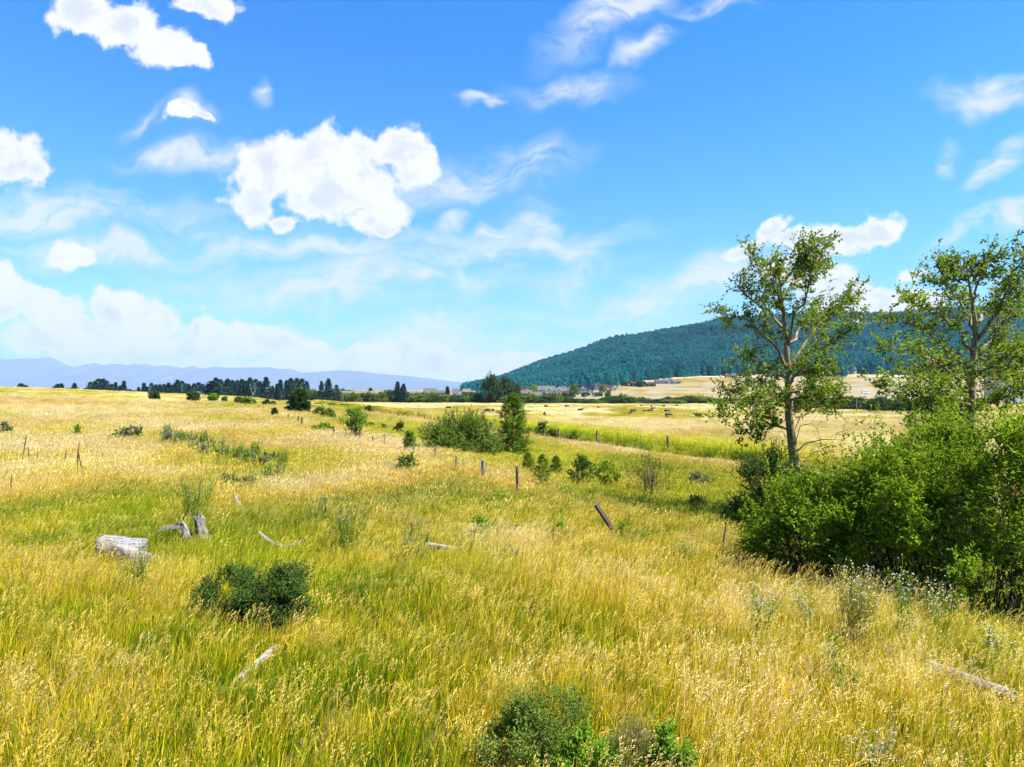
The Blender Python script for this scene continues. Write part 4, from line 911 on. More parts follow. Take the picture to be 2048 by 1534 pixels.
CLEAR += [(pt(1940, 1365, (D1 + D2_) / 2 - .3).x, (D1 + D2_) / 2 - .3, .5, .7), (pt(1990, 1390, D2_ - .3).x, D2_ - .3, .45, .5)]
D = on_ground(850, 1100).y
log_obj('sunken_log', 'pale log end lying between knapweed clumps in mid meadow', pt(850, 1090, D), pt(910, 1098, D - .4), .09, .07, M['wood_pale'], 710, jag=.15); CLEAR.append((pt(875, 1110, D - .5).x, D - .5, .6, .4))
# leaning black board
D = on_ground(1222, 1062).y
G = Geo(); a, b_ = pt(1192, 1010, D + .35), pt(1226, 1060, D); L = (b_ - a).length
o = mk('leaning_board', *(lambda q: (np.vstack(q.V), None, np.vstack(q.Q)))(Geo().box((0, 0, L / 2), (.17, .07, L))), M['wood_black']); o.location = a; o.rotation_euler = (b_ - a).to_track_quat('Z', 'Y').to_euler()
tag(o, 'black board leaning in the meadow', 'board'); CLEAR.append((b_.x, b_.y - .5, .7, .6))

# ------------------------------------------------------------------ fences
def post_mesh(parent, p, top, r, mat, seed, name='post', jag=.05, base=-.3):
    g = np.random.default_rng(seed); v = Vector(top) - Vector(p); G = Geo()
    n = 7; c = np.array([Vector(p) + v * t for t in np.linspace(0, 1, n)]); c[0] -= np.array(unit(np.array(v))) * .3
    G.tube(c - np.array(parent.location), r * np.array([1.05, 1.02, 1, 1, .98, .95, .8]), 8, rough=.22, g=g)
    return G.build(name, mat, parent)
def wire(parent, pts, r=.006):
    q = []
    for a, b_ in zip(pts[:-1], pts[1:]):
        for t in np.linspace(0, 1, 6)[:-1]: q.append(np.array(a) * (1 - t) + np.array(b_) * t + np.array([0, 0, -.07 * math.sin(t * 3.14)]))
    q.append(np.array(pts[-1])); return Geo().tube(np.array(q) - np.array(parent.location), r, 3, cap=False).build('wire', M['wire'], parent)
oldf = thing('old_fence', 'old sagging wire fence of weathered posts along the gully', 'fence', on_ground(966, 957))
OLD = [  # base px, py, top px, top py, radius m, material
    (518, 820, 517, 811, .11, 'wood_brown'), (528, 823, 527, 814, .11, 'wood_brown'), (543, 828, 544, 816, .12, 'wood_brown'), (548, 827, 549, 818, .10, 'wood_brown'), (563, 838, 558, 832, .06, 'wood_brown'),
    (577, 841, 577, 828, .10, 'wood_brown'), (583, 843, 586, 833, .09, 'wood_brown'), (595, 849, 597, 832, .10, 'wood_brown'), (602, 854, 604, 835, .10, 'wood_brown'), (645, 862, 642, 848, .075, 'wood_grey'),
    (669, 872, 667, 852, .10, 'wood_brown'), (720, 884, 720, 862, .022, 'steel'), (745, 890, 746, 873, .07, 'wood_grey'), (769, 896, 769, 867, .025, 'steel'), (809, 906, 809, 870, .028, 'steel'), (832, 908, 825, 882, .03, 'wood_brown'),
    (866, 922, 872, 893, .07, 'wood_grey'), (912, 942, 913, 912, .07, 'wood_grey'), (967, 958, 966, 921, .10, 'wood_grey'), (1037, 980, 1034, 932, .075, 'wood_brown'), (1442, 1112, 1452, 1047, .022, 'steel')]
oldtops = []
for k, (bx_, by_, tx, ty, r, mt) in enumerate(OLD):
    p = on_ground(bx_, by_); t = pt(tx, ty, p.y); q = post_mesh(oldf, p, t, r, M[mt], 800 + k, 'post' if mt != 'steel' else 'stake'); oldtops.append((p, t))
    if k == 19:
        s_ = Geo(); s_.tube(np.array([[-.14, 0, .42], [0, -.09, .2], [.20, -.1, -.1]]) + np.array(p) - np.array(oldf.location), [.025, .04, .045], 6, rough=.3); s_.build('prop', M['wood_grey'], oldf)
    if k == 20:
        tip = Geo(); tip.tube(np.array([t - (t - p) * .02, t + (t - p) * .05]) - np.array(oldf.location), .028, 6); tip.build('painted_tip', M['red_paint'], q)
for f in (.9, .62, .34):
    wire(oldf, [p + (t - p) * f for p, t in oldtops[5:20]], .006)
e = oldtops[20]; far_ = Vector((9.0, 13.6, gz(9.0, 13.6)))
for k, f in enumerate((.92, .82, .55, .3)):
    wire(oldf, [e[0] + (e[1] - e[0]) * f, far_ + Vector((-1.1, 1.9, .5 * f + .35)), far_ + Vector((0, 0, .9 * f))], .0065)
    wire(oldf, [oldtops[19][0] + (oldtops[19][1] - oldtops[19][0]) * min(f, .7), e[0] + (e[1] - e[0]) * f * .6], .0045)

pasf = thing('pasture_fence', 'straight wire fence with dark posts along the cattle pasture', 'fence', on_ground(1152, 872))
PAS = [(621, 812, 621, 805, .12, 0), (645, 816, 645, 807, .13, 0), (659, 817, 659, 810, .05, 1), (696, 822, 697, 812, .12, 0), (719, 824, 719, 815, .12, 0), (748, 829, 748, 818, .12, 0), (763, 830, 764, 820, .10, 0), (781, 832, 781, 822, .1, 0), (797, 836, 797, 822, .12, 0), (807, 836, 807, 824, .11, 0), (816, 838, 816, 828, .04, 1), (837, 841, 837, 827, .11, 0), (849, 843, 849, 828, .10, 0),
       (862, 846, 862, 832, .04, 1), (877, 847, 877, 832, .13, 0), (893, 850, 893, 836, .03, 1), (911, 853, 911, 836, .09, 0), (983, 862, 983, 842, .12, 0), (1057, 866, 1057, 850, .03, 1), (1117, 872, 1117, 857, .10, 0), (1152, 880, 1152, 857, .028, 1), (1190, 882, 1190, 866, .025, 1), (1194, 883, 1194, 860, .10, 0), (1235, 888, 1235, 865, .03, 1), (1283, 892, 1281, 870, .032, 1),
       (1336, 897, 1335, 872, .11, 0), (1390, 904, 1390, 883, .028, 1), (1461, 912, 1462, 888, .03, 1), (1700, 948, 1700, 912, .10, 0)]
ptops = []
for k, (bx_, by_, tx, ty, r, st) in enumerate(PAS):
    p = on_ground(bx_, by_); D = p.y
    t = Vector(((tx - CX) / FPX * D, D, max(p.z + .9, min(p.z + 1.55, CAMZ + (HY - ty) / FPX * D)))); post_mesh(pasf, p, t, r * (1.15 if not st else 1.0), M['wood_brown' if not st else 'steel'], 850 + k, 'stake' if st else 'post'); ptops.append((p, t))
for f in (.92, .7, .45, .22): wire(pasf, [p + (t - p) * f for p, t in ptops], .006)

# ------------------------------------------------------------------ odd small things of the left field
p = on_ground(93, 833); G = Geo(); G.tube(np.array([[0, 0, -.1], [0, 0, .55], [0, 0, .62], [0, 0, .86]]), [.06, .06, .085, .085], 10); G.tube(np.array([[0, 0, .86], [0, 0, .9]]), [.085, .04], 10)
o = G.build('marker_post', M['white_paint'], loc=p); tag(o, 'short white marker post in the left field', 'post')
def rock(name, label, p, r, seed, mat):
    g = np.random.default_rng(seed); u = np.linspace(0, math.pi, 8); v = np.arange(12) / 12 * 6.283; uu_, vv_ = np.meshgrid(u, v, indexing='ij')
    d = np.stack([np.sin(uu_) * np.cos(vv_), np.sin(uu_) * np.sin(vv_), np.cos(uu_)], -1); k = 1 + .35 * (fbm(d[..., 0] * 1.4 + seed, d[..., 1] * 1.4 + d[..., 2], 1, 3) - .5)
    k[0] = k[0, 0]; k[-1] = k[-1, 0]; V = (d * k[..., None] * np.array([r, r * .8, r * .55])).reshape(-1, 3)
    i = np.arange(7)[:, None] * 12; j = np.arange(12)[None, :]; Q = np.stack([i + j, i + 12 + j, i + 12 + (j + 1) % 12, i + (j + 1) % 12], -1).reshape(-1, 4)
    o = mk(name, V, None, Q, mat, None, None, False); o.location = p + Vector((0, 0, r * .25)); return tag(o, label, 'rock')
rock('boulder', 'small brown boulder near the left picture edge', on_ground(22, 840), .42, 901, M['wood_brown'])
for k, (px, py, r, lab) in enumerate([(536, 814, .9, 'largest pale grey boulder by the far fence posts'), (541, 815, .7, 'right pale grey boulder by the far fence posts'), (531, 815, .6, 'left pale grey boulder by the far fence posts')]): rock('boulder', lab, on_ground(px, py), r, 902 + k, M['stone'])

# ------------------------------------------------------------------ cattle
def cow_mesh(name, head_down):
    J = {  # joint: (x forward, y side, z up), radius
        'hip': ((-.75, 0, 1.12), .34), 'mid': ((-.1, 0, 1.06), .40), 'chest': ((.55, 0, 1.08), .36), 'rump': ((-1.02, 0, 1.12), .20),
        'neck': ((.95, 0, 1.12 if head_down else 1.35), .22), 'poll': ((1.28, 0, .72 if head_down else 1.55), .15), 'muzzle': ((1.45, 0, .30 if head_down else 1.38), .09), 'tail': ((-1.14, 0, .95), .04), 'tail2': ((-1.16, 0, .45), .03)}
    E = [('hip', 'mid'), ('mid', 'chest'), ('hip', 'rump'), ('chest', 'neck'), ('neck', 'poll'), ('poll', 'muzzle'), ('rump', 'tail'), ('tail', 'tail2')]
    for s in (-1, 1):
        t = 'LR'[s > 0]; dx_ = .1 * s
        J.update({f'sh{t}': ((.58 + dx_, .2 * s, .82), .17), f'kn{t}': ((.60 + dx_, .2 * s, .42), .075), f'hf{t}': ((.60 + dx_, .2 * s, .02), .065),
                  f'th{t}': ((-.78 - dx_, .2 * s, .80), .19), f'hk{t}': ((-.93 - dx_, .2 * s, .45), .075), f'hh{t}': ((-.84 - dx_, .2 * s, .02), .065), f'er{t}': ((1.20, .26 * s, .80 if head_down else 1.6), .04)})
        E += [('chest', f'sh{t}'), (f'sh{t}', f'kn{t}'), (f'kn{t}', f'hf{t}'), ('hip', f'th{t}'), (f'th{t}', f'hk{t}'), (f'hk{t}', f'hh{t}'), ('poll', f'er{t}')]
    ks = list(J); me = bpy.data.meshes.new(name); me.from_pydata([J[k][0] for k in ks], [(ks.index(a), ks.index(b_)) for a, b_ in E], [])
    ob = bpy.data.objects.new(name, me); COL.objects.link(ob); sk = ob.modifiers.new('skin', 'SKIN'); sk.use_smooth_shade = True
    for k, vtx in zip(ks, me.skin_vertices[0].data): r = J[k][1]; vtx.radius = (r, r); vtx.use_root = (k == 'mid')
    ob.modifiers.new('sub', 'SUBSURF').levels = 1
    bpy.context.view_layer.update(); dg = bpy.context.evaluated_depsgraph_get(); m2 = bpy.data.meshes.new_from_object(ob.evaluated_get(dg)); m2.materials.clear(); m2.materials.append(M['cow'])
    bpy.data.objects.remove(ob); return m2
CG, CS = cow_mesh('grazing_cow', True), cow_mesh('standing_cow', False)
for px, py, ang_, up_, sc, lab in [
        (897, 817, 180, 0, 1, 'black cow grazing alone left of the large gully bush'), (975, 823, 178, 0, 1, 'black cow side on, left of a close pair behind the gully bush'), (986, 822, 80, 0, 1, 'black cow seen end on, right of the close pair'), (966, 826, 185, 0, .62, 'black calf below the close pair of cows'),
        (1089, 831, 88, 1, 1, 'black cow facing away right of the young pine'), (1092, 814, -20, 0, 1, 'black cow at the hedge above the one facing away'), (1134, 814, 15, 0, 1, 'black cow near the hedge in front of the beige house'), (1161, 822, 2, 1, 1, 'long black cow standing side on in mid pasture'),
        (1197, 816, 70, 0, .9, 'small far black cow between the hedge and the long cow'), (1266, 824, 10, 1, 1, 'black cow at left of the scattered herd'), (1261, 827, 185, 0, .65, 'black calf close to the leftmost cow of the herd'), (1282, 812, 120, 0, .9, 'black cow close to the hedge above the herd'),
        (1289, 822, 170, 0, .65, 'black calf lying low in the herd'), (1300, 823, 190, 0, 1, 'black cow grazing in the middle of the herd'), (1306, 819, 30, 1, 1, 'black cow behind the middle of the herd'), (1303, 814, 60, 0, .9, 'distant black cow above the middle of the herd'),
        (1328, 813, 110, 0, .9, 'distant black cow at the hedge right of the herd'), (1334, 823, 20, 0, 1, 'black cow right of the middle of the herd'), (1337, 832, 10, 0, 1, 'black cow grazing lowest of the herd, in the green strip'), (1333, 835, 160, 0, .65, 'black calf beside the lowest grazing cow'),
        (1354, 812, 100, 0, .9, 'far black cow right of the herd near the hedge'), (1396, 834, 178, 1, 1, 'largest black cow, standing left of the tall cottonwood'),
        (632, 808, 0, 0, .6, 'tiny far black cow, leftmost of four by the left hedge'), (639, 808, 180, 0, .6, 'tiny far black cow, second of four by the left hedge'), (661, 809, 0, 0, .6, 'tiny far black cow, third of four by the left hedge'), (682, 809, 5, 0, .6, 'tiny far black cow, rightmost of four by the left hedge')]:
    o = bpy.data.objects.new('cow', CS if up_ else CG); COL.objects.link(o); p = on_ground(px, py); o.location = p; o.rotation_euler = (0, 0, R_(ang_)); o.scale = (sc * .86,) * 3
    tag(o, lab, 'cow', 'black cattle in the pasture')

# ------------------------------------------------------------------ houses
def colmat(key, col, **k):
    if key not in M: M[key] = mat_plain(key, col, **k)
    return M[key]
glass = newmat('window_glass'); principled(glass[1], glass[2], (.03, .04, .05, 1), .08, spec=.8); M['glass'] = glass[0]
def wing(par, x0, x1, y0, y1, h, rh, wall, roof, axis='x', z0=0.0, over=.5, name='wall'):
    """a block of walls with a gabled roof; axis = direction of the ridge"""
    G = Geo(); zb = -2.5
    if axis == 'x':
        ym = (y0 + y1) / 2
        V = [(x0, y0, zb), (x1, y0, zb), (x1, y1, zb), (x0, y1, zb), (x0, y0, h), (x1, y0, h), (x1, y1, h), (x0, y1, h), (x0, ym, h + rh), (x1, ym, h + rh)]
        G.add(V, tris=[[4, 7, 8], [5, 9, 6]], quads=[[0, 1, 5, 4], [1, 2, 6, 5], [2, 3, 7, 6], [3, 0, 4, 7]])
    else:
        xm = (x0 + x1) / 2
        V = [(x0, y0, zb), (x1, y0, zb), (x1, y1, zb), (x0, y1, zb), (x0, y0, h), (x1, y0, h), (x1, y1, h), (x0, y1, h), (xm, y0, h + rh), (xm, y1, h + rh)]
        G.add(V, tris=[[4, 8, 5], [7, 6, 9]], quads=[[0, 1, 5, 4], [1, 2, 6, 5], [2, 3, 7, 6], [3, 0, 4, 7]])
    G.build(name, wall, par)
    Rf = Geo(); th = .28
    if axis == 'x':
        ym = (y0 + y1) / 2; sl = rh / ((y1 - y0) / 2)
        for s, ye in ((-1, y0 - over), (1, y1 + over)):
            ze = h - sl * over; V = [(x0 - over, ye, ze), (x1 + over, ye, ze), (x1 + over, ym, h + rh), (x0 - over, ym, h + rh)]; V += [(a, b_, c + th) for a, b_, c in V]
            Rf.add(V, quads=[[0, 1, 2, 3], [4, 7, 6, 5], [0, 4, 5, 1], [1, 5, 6, 2], [3, 2, 6, 7], [0, 3, 7, 4]])
    else:
        xm = (x0 + x1) / 2; sl = rh / ((x1 - x0) / 2)
        for s, xe in ((-1, x0 - over), (1, x1 + over)):
            ze = h - sl * over; V = [(xe, y0 - over, ze), (xe, y1 + over, ze), (xm, y1 + over, h + rh), (xm, y0 - over, h + rh)]; V += [(a, b_, c + th) for a, b_, c in V]
            Rf.add(V, quads=[[0, 1, 2, 3], [4, 7, 6, 5], [0, 4, 5, 1], [1, 5, 6, 2], [3, 2, 6, 7], [0, 3, 7, 4]])
    return Rf.build('roof', roof, par)
def window(par, x, y, z, w, h):
    f = Geo().box((x, y - .04, z), (w + .3, .12, h + .3)).build('window', M['white_paint'], par)
    Geo().box((x, y - .12, z), (w, .06, h)).build('pane', M['glass'], f)
def house(label, px0, px1, D, top, wallc, roofc, gables=(), storeys=1, rh=3.4, depth=9.0, chim=None, porch=False, axis='x', yaw=0.0):
    xc = ((px0 + px1) / 2 - CX) / FPX * D; w = (px1 - px0) / FPX * D; z = gz(xc, D); H = CAMZ + (HY - top) / FPX * D - z
    o = thing('house', label, 'house', (xc, D, z), yaw, 'houses below the hill'); wl = colmat('wall_%s' % wallc[0], wallc[1], var=.1); rf = colmat('roof_%s' % roofc[0], roofc[1], var=.25, scale=2.0, spec=.05)
    h = max(2.4, H - rh); trim = M['white_paint']
    roof = wing(o, -w / 2, w * .08, 0, depth, h, rh, wl, rf, axis); wing(o, w * .08 + .02, w / 2, .8, depth - 1.2, h * .84, rh * .82, wl, rf, axis, name='side_wing')
    for gx_, gw, gh in gables:
        x_ = gx_ * w; gw_ = gw * w; wing(o, x_ - gw_ / 2, x_ + gw_ / 2, -1.6, depth / 2, h * gh, gw_ * .46, wl, rf, 'y', name='gable')
        window(o, x_, -1.6, h * gh * .55, gw_ * .30, 1.3)
        Geo().add([(x_ - gw_ / 2 - .5, -2.12, h * gh - .3), (x_, -2.12, h * gh + gw_ * .46 + .1), (x_ + gw_ / 2 + .5, -2.12, h * gh - .3), (x_ + gw_ / 2 + .5, -2.12, h * gh - .75), (x_, -2.12, h * gh + gw_ * .46 - .35), (x_ - gw_ / 2 - .5, -2.12, h * gh - .75)], quads=[[0, 5, 4, 1], [1, 4, 3, 2]]).build('gable_trim', trim, o)
    n = max(2, int(w / 3.6))
    for s_ in range(storeys):
        for k in range(n):
            x_ = -w / 2 + w * (k + .5) / n
            if any(abs(x_ - g_[0] * w) < g_[1] * w / 2 + .6 for g_ in gables): continue
            if s_ == 0 and k == n // 2: d = Geo().box((x_, -.05 if x_ < w * .08 else .75, 1.05), (1.1, .12, 2.1)).build('door', M['wood_brown'], o); Geo().box((x_ + .4, -.14 if x_ < w * .08 else .66, 1.0), (.08, .08, .08)).build('handle', M['steel'], d)
            else: window(o, x_, 0 if x_ < w * .08 else .8, h * (s_ + .5) / storeys * (1 if x_ < w * .08 else .84), 1.3, 1.3)
    if chim is not None: Geo().box((chim * w, depth * .5, h + rh * .6), (1.4, 1.4, rh * 1.9)).build('chimney', colmat('brick', (.36, .19, .15)), roof)
    if porch:
        for k in range(5): Geo().box((-w * .4 + w * .8 * k / 4, -2.4, h * .32), (.25, .25, h * .66)).build('porch_column', M['white_paint'], o)
        Geo().box((0, -1.35, h * .66), (w * .9, 2.6, .3)).build('porch_roof', rf, o)
    return o
GREY, BRN, NAVY, SLATE, TAN, RED = ('grey', (.085, .080, .078)), ('brown', (.045, .026, .020)), ('navy', (.009, .011, .022)), ('slate', (.065, .065, .070)), ('tan', (.13, .10, .08)), ('red', (.065, .020, .015))
WHT, BEI, LGR, DRK = ('white', (.62, .60, .56)), ('beige', (.52, .42, .30)), ('light_grey', (.33, .34, .36)), ('dark', (.11, .10, .10))
house('light grey house with grey roof at the left end of the far houses', 847, 886, 520, 777, LGR, GREY, [(-.3, .3, .9)], 2)
house('brown roofed house with two white edged gables in the left house group', 860, 898, 485, 786, BRN, BRN, [(-.18, .34, .8), (.3, .36, .8)], 1, 2.8)
house('white house with steep grey roof right of the brown roofed house', 905, 926, 525, 778, WHT, GREY, [(.25, .4, .9)], 2)
house('house with tan roof rising behind the navy roof', 925, 950, 540, 778, BEI, TAN, [], 1, 3.0)
house('house with long navy blue roof and a pale gable', 924, 966, 478, 785, LGR, NAVY, [(.28, .38, .72)], 1, 2.8)
house('house with red brown roof and white gable behind the grey roofed house', 1039, 1072, 590, 776, WHT, RED, [(.0, .4, .95)], 1, 3.2)
house('low house with wide grey roof and two small gables, nearest of the centre houses', 1038, 1082, 500, 781, BEI, GREY, [(-.22, .22, .8), (.28, .2, .8)], 1, 3.0)
house('large beige house with two gables behind the row of dark trees', 1076, 1133, 560, 772, BEI, GREY, [(-.12, .24, .95), (.22, .2, .95)], 2, 3.2, 11)
house('bluish grey roofed house mostly hidden behind the beige house', 1118, 1143, 620, 773, LGR, SLATE, [], 1, 2.6)
house('white house with dark roof, columns and porch on the slope', 1152, 1190, 600, 771, WHT, NAVY, [(-.15, .2, .9)], 2, 2.0, 10, None, True)
house('long low house with brick chimney and brown roof on the slope', 1190, 1235, 630, 769, WHT, BRN, [(.36, .2, .85)], 1, 2.2, 10, -.42)
house('brown house with wide eaves near the top of the field', 1263, 1312, 690, 763, BRN, BRN, [(.0, .3, .9)], 1, 2.0, 10, .0)
house('grey roofed house set low at the top of the field', 1313, 1362, 740, 760, LGR, SLATE, [(.1, .3, .85)], 1, 2.0, 10)
house('grey house with three gables at the right picture edge', 1990, 2046, 420, 755, LGR, GREY, [(-.32, .24, .85), (-.06, .24, .85), (.3, .3, .9)], 2, 3.0, 10)
house('small white house half hidden by pines in the left field', 388, 412, 400, 785, WHT, SLATE, [], 1, 1.8, 7)
for k, (px, py, lab) in enumerate([(1690, 702, 'white house among the trees half way up the hill'), (1735, 732, 'small pale house low on the wooded hill'), (1462, 762, 'pale house at the foot of the hill left of the tall cottonwood'), (1700, 746, 'long pale house at the foot of the wooded hill')]):
    u = (px - CX) / FPX; Ds = np.linspace(900, 2000, 600); zs = hill_z(np.full(600, u), Ds); hit = np.nonzero(CAMZ + (HY - py) / FPX * Ds < zs)[0]; D = Ds[hit[0]] if len(hit) else 1000
    z = float(hill_z(np.array([u]), np.array([D]))[0]); o = thing('house', lab, 'house', (u * D, D, z), 0, 'houses below the hill')
    wing(o, -7, 7, -4, 5, 5.5, 2.6, colmat('wall_white', WHT[1]), colmat('roof_slate', SLATE[1])); [window(o, x_, -4, 3.4, 1.8, 1.6) for x_ in (-4.5, -1.5, 1.5, 4.5)]
# white camper
p = at_depth(1731, 560); o = thing('camper_trailer', 'white camper trailer parked in the far right field', 'trailer', p)
G = Geo(); prof2 = [(-2.9, .5), (-3.0, 1.6), (-2.6, 3.0), (2.4, 3.0), (2.9, 2.2), (2.9, .9), (2.5, .5)]; n = len(prof2)
V = [(x_, -1.2, z_) for x_, z_ in prof2] + [(x_, 1.2, z_) for x_, z_ in prof2] + [(0, -1.2, 1.7), (0, 1.2, 1.7)]
G.add(V, tris=[[k, (k + 1) % n, 2 * n] for k in range(n)] + [[n + (k + 1) % n, n + k, 2 * n + 1] for k in range(n)], quads=[[(k + 1) % n, k, n + k, n + (k + 1) % n] for k in range(n)]); G.build('body', M['white_paint'], o)
for x_ in (-1.6, .1, 1.6): Geo().box((x_, -1.22, 2.1), (.9, .06, .7)).build('window', M['glass'], o)
for x_ in (-.5, .5):
    for y_ in (-1.1, 1.1): Geo().tube(np.array([[x_, y_ - .12, .36], [x_, y_ + .12, .36]]), .36, 12).build('wheel', M['cow'], o)
Geo().tube(np.array([[2.6, 0, .55], [4.0, 0, .5]]), .06, 6).build('hitch', M['steel'], o)

# ------------------------------------------------------------------ far trees
pr = thing('conifer_tree', 'x', 'tree'); FARP = []
for k in range(5):
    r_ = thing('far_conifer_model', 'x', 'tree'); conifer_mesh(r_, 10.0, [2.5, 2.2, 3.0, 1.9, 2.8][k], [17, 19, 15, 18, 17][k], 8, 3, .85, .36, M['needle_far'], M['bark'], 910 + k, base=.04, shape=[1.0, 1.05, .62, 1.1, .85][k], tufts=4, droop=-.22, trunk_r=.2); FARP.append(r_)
bpy.data.objects.remove(pr)
ROW = [(25, 779, 9, 2), (42, 768, 9, 2), (51, 771, 8, 2), (59, 776, 7, 2), (68, 778, 6, 4), (84, 780, 8, 2), (95, 780, 8, 2), (107, 774, 5, 2), (115, 769, 8, 4), (123, 768, 6, 0), (133, 777, 7, 2), (141, 777, 7, 2), (149, 767, 6, 4), (157, 778, 6, 2), (172, 777, 6, 2), (181, 765, 8, 2), (190, 764, 8, 2), (197, 759, 10, 2), (206, 759, 10, 2), (214, 763, 8, 2), (224, 769, 6, 2), (231, 766, 6, 0), (240, 772, 5, 0), (248, 763, 6, 0), (260, 779, 6, 2), (269, 781, 5, 2),
       (277, 775, 4, 1), (288, 767, 6, 0), (294, 774, 4, 1), (303, 767, 6, 2), (312, 770, 6, 4), (320, 770, 6, 0), (328, 769, 6, 4), (337, 767, 7, 0), (346, 770, 6, 4), (355, 761, 8, 4), (364, 763, 8, 2), (372, 768, 6, 4), (378, 769, 4, 1), (388, 768, 7, 4), (397, 766, 8, 2), (405, 769, 7, 4), (418, 770, 7, 4), (432, 757, 9, 4), (441, 760, 8, 2), (455, 759, 9, 4), (465, 762, 8, 0), (475, 762, 8, 4), (484, 760, 9, 4), (492, 763, 7, 0), (500, 757, 9, 4), (511, 760, 9, 2), (519, 764, 8, 4), (532, 756, 9, 4), (545, 773, 5, 1), (554, 769, 5, 1), (561, 761, 7, 0), (573, 762, 5, 3), (582, 758, 9, 4), (594, 758, 9, 4), (604, 759, 9, 2), (613, 764, 8, 4)]
NTH = ['', 'first', 'second', 'third', 'fourth', 'fifth', 'sixth', 'seventh', 'eighth', 'ninth', 'tenth']; sec_n = {}
SECT = ['left of the thin utility pole', 'just right of the thin utility pole', 'in the broad tall clump', 'right of the broad tall clump', 'above the dome shaped bush', 'left of the white house', 'behind the white house', 'right of the pine by the white house', 'around the pale leafless tree', 'in the gap before the last clump', 'in the last clump at the right']
for k, (px, top, hw, v_) in enumerate(ROW):
    D = 470 + 14 * ((k * 7) % 5); p = at_depth(px, D); h = CAMZ + (HY - top) / FPX * D - p.z; w = hw / FPX * D * 1.7
    mean_r = [2.3, 2.0, 2.9, 1.7, 2.6][v_]
    sec = next(i for i, e in enumerate((100, 165, 222, 275, 335, 382, 428, 480, 525, 566, 700)) if px < e); sec_n[sec] = sec_n.get(sec, 0) + 1
    dup(FARP[v_], p, k * 1.7, '%s dark conifer from the left, %s' % (NTH[sec_n[sec]], SECT[sec]), 'conifers along the left horizon', (w / mean_r, w / mean_r, h / 10)).name = 'conifer_tree'
for px, top, hw, v_, lab, D in [(643, 764, 6, 4, 'left of three conifers standing behind the hedge right of the tree row', 440), (657, 759, 8, 4, 'tallest, middle of three conifers behind the hedge', 446), (673, 771, 7, 2, 'right and shortest of three conifers behind the hedge', 436), (795, 765, 7, 0, 'taller left conifer of a pair in the middle of the hedge', 430), (807, 769, 7, 4, 'shorter right conifer of a pair in the middle of the hedge', 425),
                            (1015, 772, 6, 4, 'dark conifer between the poplars and the centre houses', 470), (895, 774, 5, 1, 'thin conifer between the left houses', 520), (425, 763, 17, 2, 'broad near pine beside the small white house', 330),
                            (686, 777, 4, 2, 'tiny lone tree on the far left skyline field', 1000), (741, 776, 3, 3, 'tiny thin tree on the far skyline field', 1000), (705, 781, 3, 2, 'tiny round tree on the far skyline field', 1000), (697, 780, 5, 2, 'tiny bushy tree beside the lone far tree', 1000), (776, 780, 6, 2, 'tiny clump left of the conifer pair on the far skyline', 1000), (786, 781, 6, 2, 'tiny low clump next to the conifer pair on the far skyline', 1000)]:
    p = at_depth(px, D); h = CAMZ + (HY - top) / FPX * D - p.z; w = hw / FPX * D * 1.7; mr = [2.3, 2.0, 2.9, 1.7, 2.6][v_]
    dup(FARP[v_], p, px, lab, None, (w / mr, w / mr, h / 10)).name = 'conifer_tree'
for r_ in FARP:
    for c in list(r_.children): bpy.data.objects.remove(c)
    bpy.data.objects.remove(r_)
# bare pale tree in the row, utility poles
p = at_depth(505, 455); o = thing('bare_tree', 'pale leafless forked tree in front of the horizon conifers', 'tree', p); G = Geo(); g = np.random.default_rng(77)
G.tube(np.array([[0, 0, -.3], [.1, 0, 3], [.3, 0, 5]]), [.25, .2, .16], 7); G.build('trunk', M['wood_pale'], o, True)
for ex, ez in ((-2.2, 10.5), (2.2, 11.5), (-.8, 9.5), (1.1, 10.0)):
    B = Geo(); c = curve([.25, 0, 4.2], [ex, g.normal(), ez], 6, .08, g); B.tube(c, np.linspace(.14, .04, 6), 5)
    for q in range(4): B.tube(curve(c[2 + q % 4], c[2 + q % 4] + g.normal(size=3) * .9 + [0, 0, 1.2], 4, .1, g), [.05, .04, .03, .02], 4)
    B.build('branch', M['wood_pale'], o)
for px, top, D, lab in [(105, 774, 430, 'thin utility pole at the left end of the tree row'), (442, 777, 420, 'utility pole right of the pine by the white house'), (686, 786, 425, 'short grey pole standing in the left hedge'), (1713, 797, 236, 'pale bare pole in the right hedge')]:
    p = at_depth(px, D); h = CAMZ + (HY - top) / FPX * D - p.z; o = thing('utility_pole', lab, 'pole', p); Geo().tube(np.array([[0, 0, -.4], [0, 0, h]]), [.2, .13], 8).build('mast', M['wood_grey'], o)
    if D > 300: Geo().box((0, 0, h - .6), (2.2, .12, .14)).build('crossarm', M['wood_brown'], o)

# hedgerow shrubs
HM = []
for k in range(6):
    r_ = thing('hedge_model', 'x', 'shrub'); shrub_mesh(r_, 3.2, 3.0, 5.0, 34, 420, 6, .62, .42, M['leaf_hedge' if k % 3 else 'leaf_bush'], M['stem_dark'], 950 + k, z0=.04, up=.5, rc=.30, twl=1.1, nst=6, sr=.08); HM.append(r_)
g = np.random.default_rng(55)
HX = [600, 660, 700, 740, 790, 840, 900, 960, 1040, 1090, 1130, 1160, 1190, 1215, 1240, 1270, 1330, 1380, 1420, 1500]; HT = [783, 784, 789, 787, 785, 789, 792, 790, 792, 793, 796, 799, 801, 794, 794, 798, 800, 794, 798, 800]
hedge = [(px, float(np.interp(px, [600, 800, 1000, 1300, 1500], [462, 440, 412, 395, 392])) + g.normal() * 7, float(np.interp(px, HX, HT)) + g.normal() * 1.6, 0) for px in np.arange(606, 1500, 8.5)]
hedge += [(px, float(np.interp(px, [1560, 1800, 2000], [300, 238, 225])) + g.normal() * 4, 799 + g.normal() * 3, 1) for px in np.arange(1560, 1960, 13)]
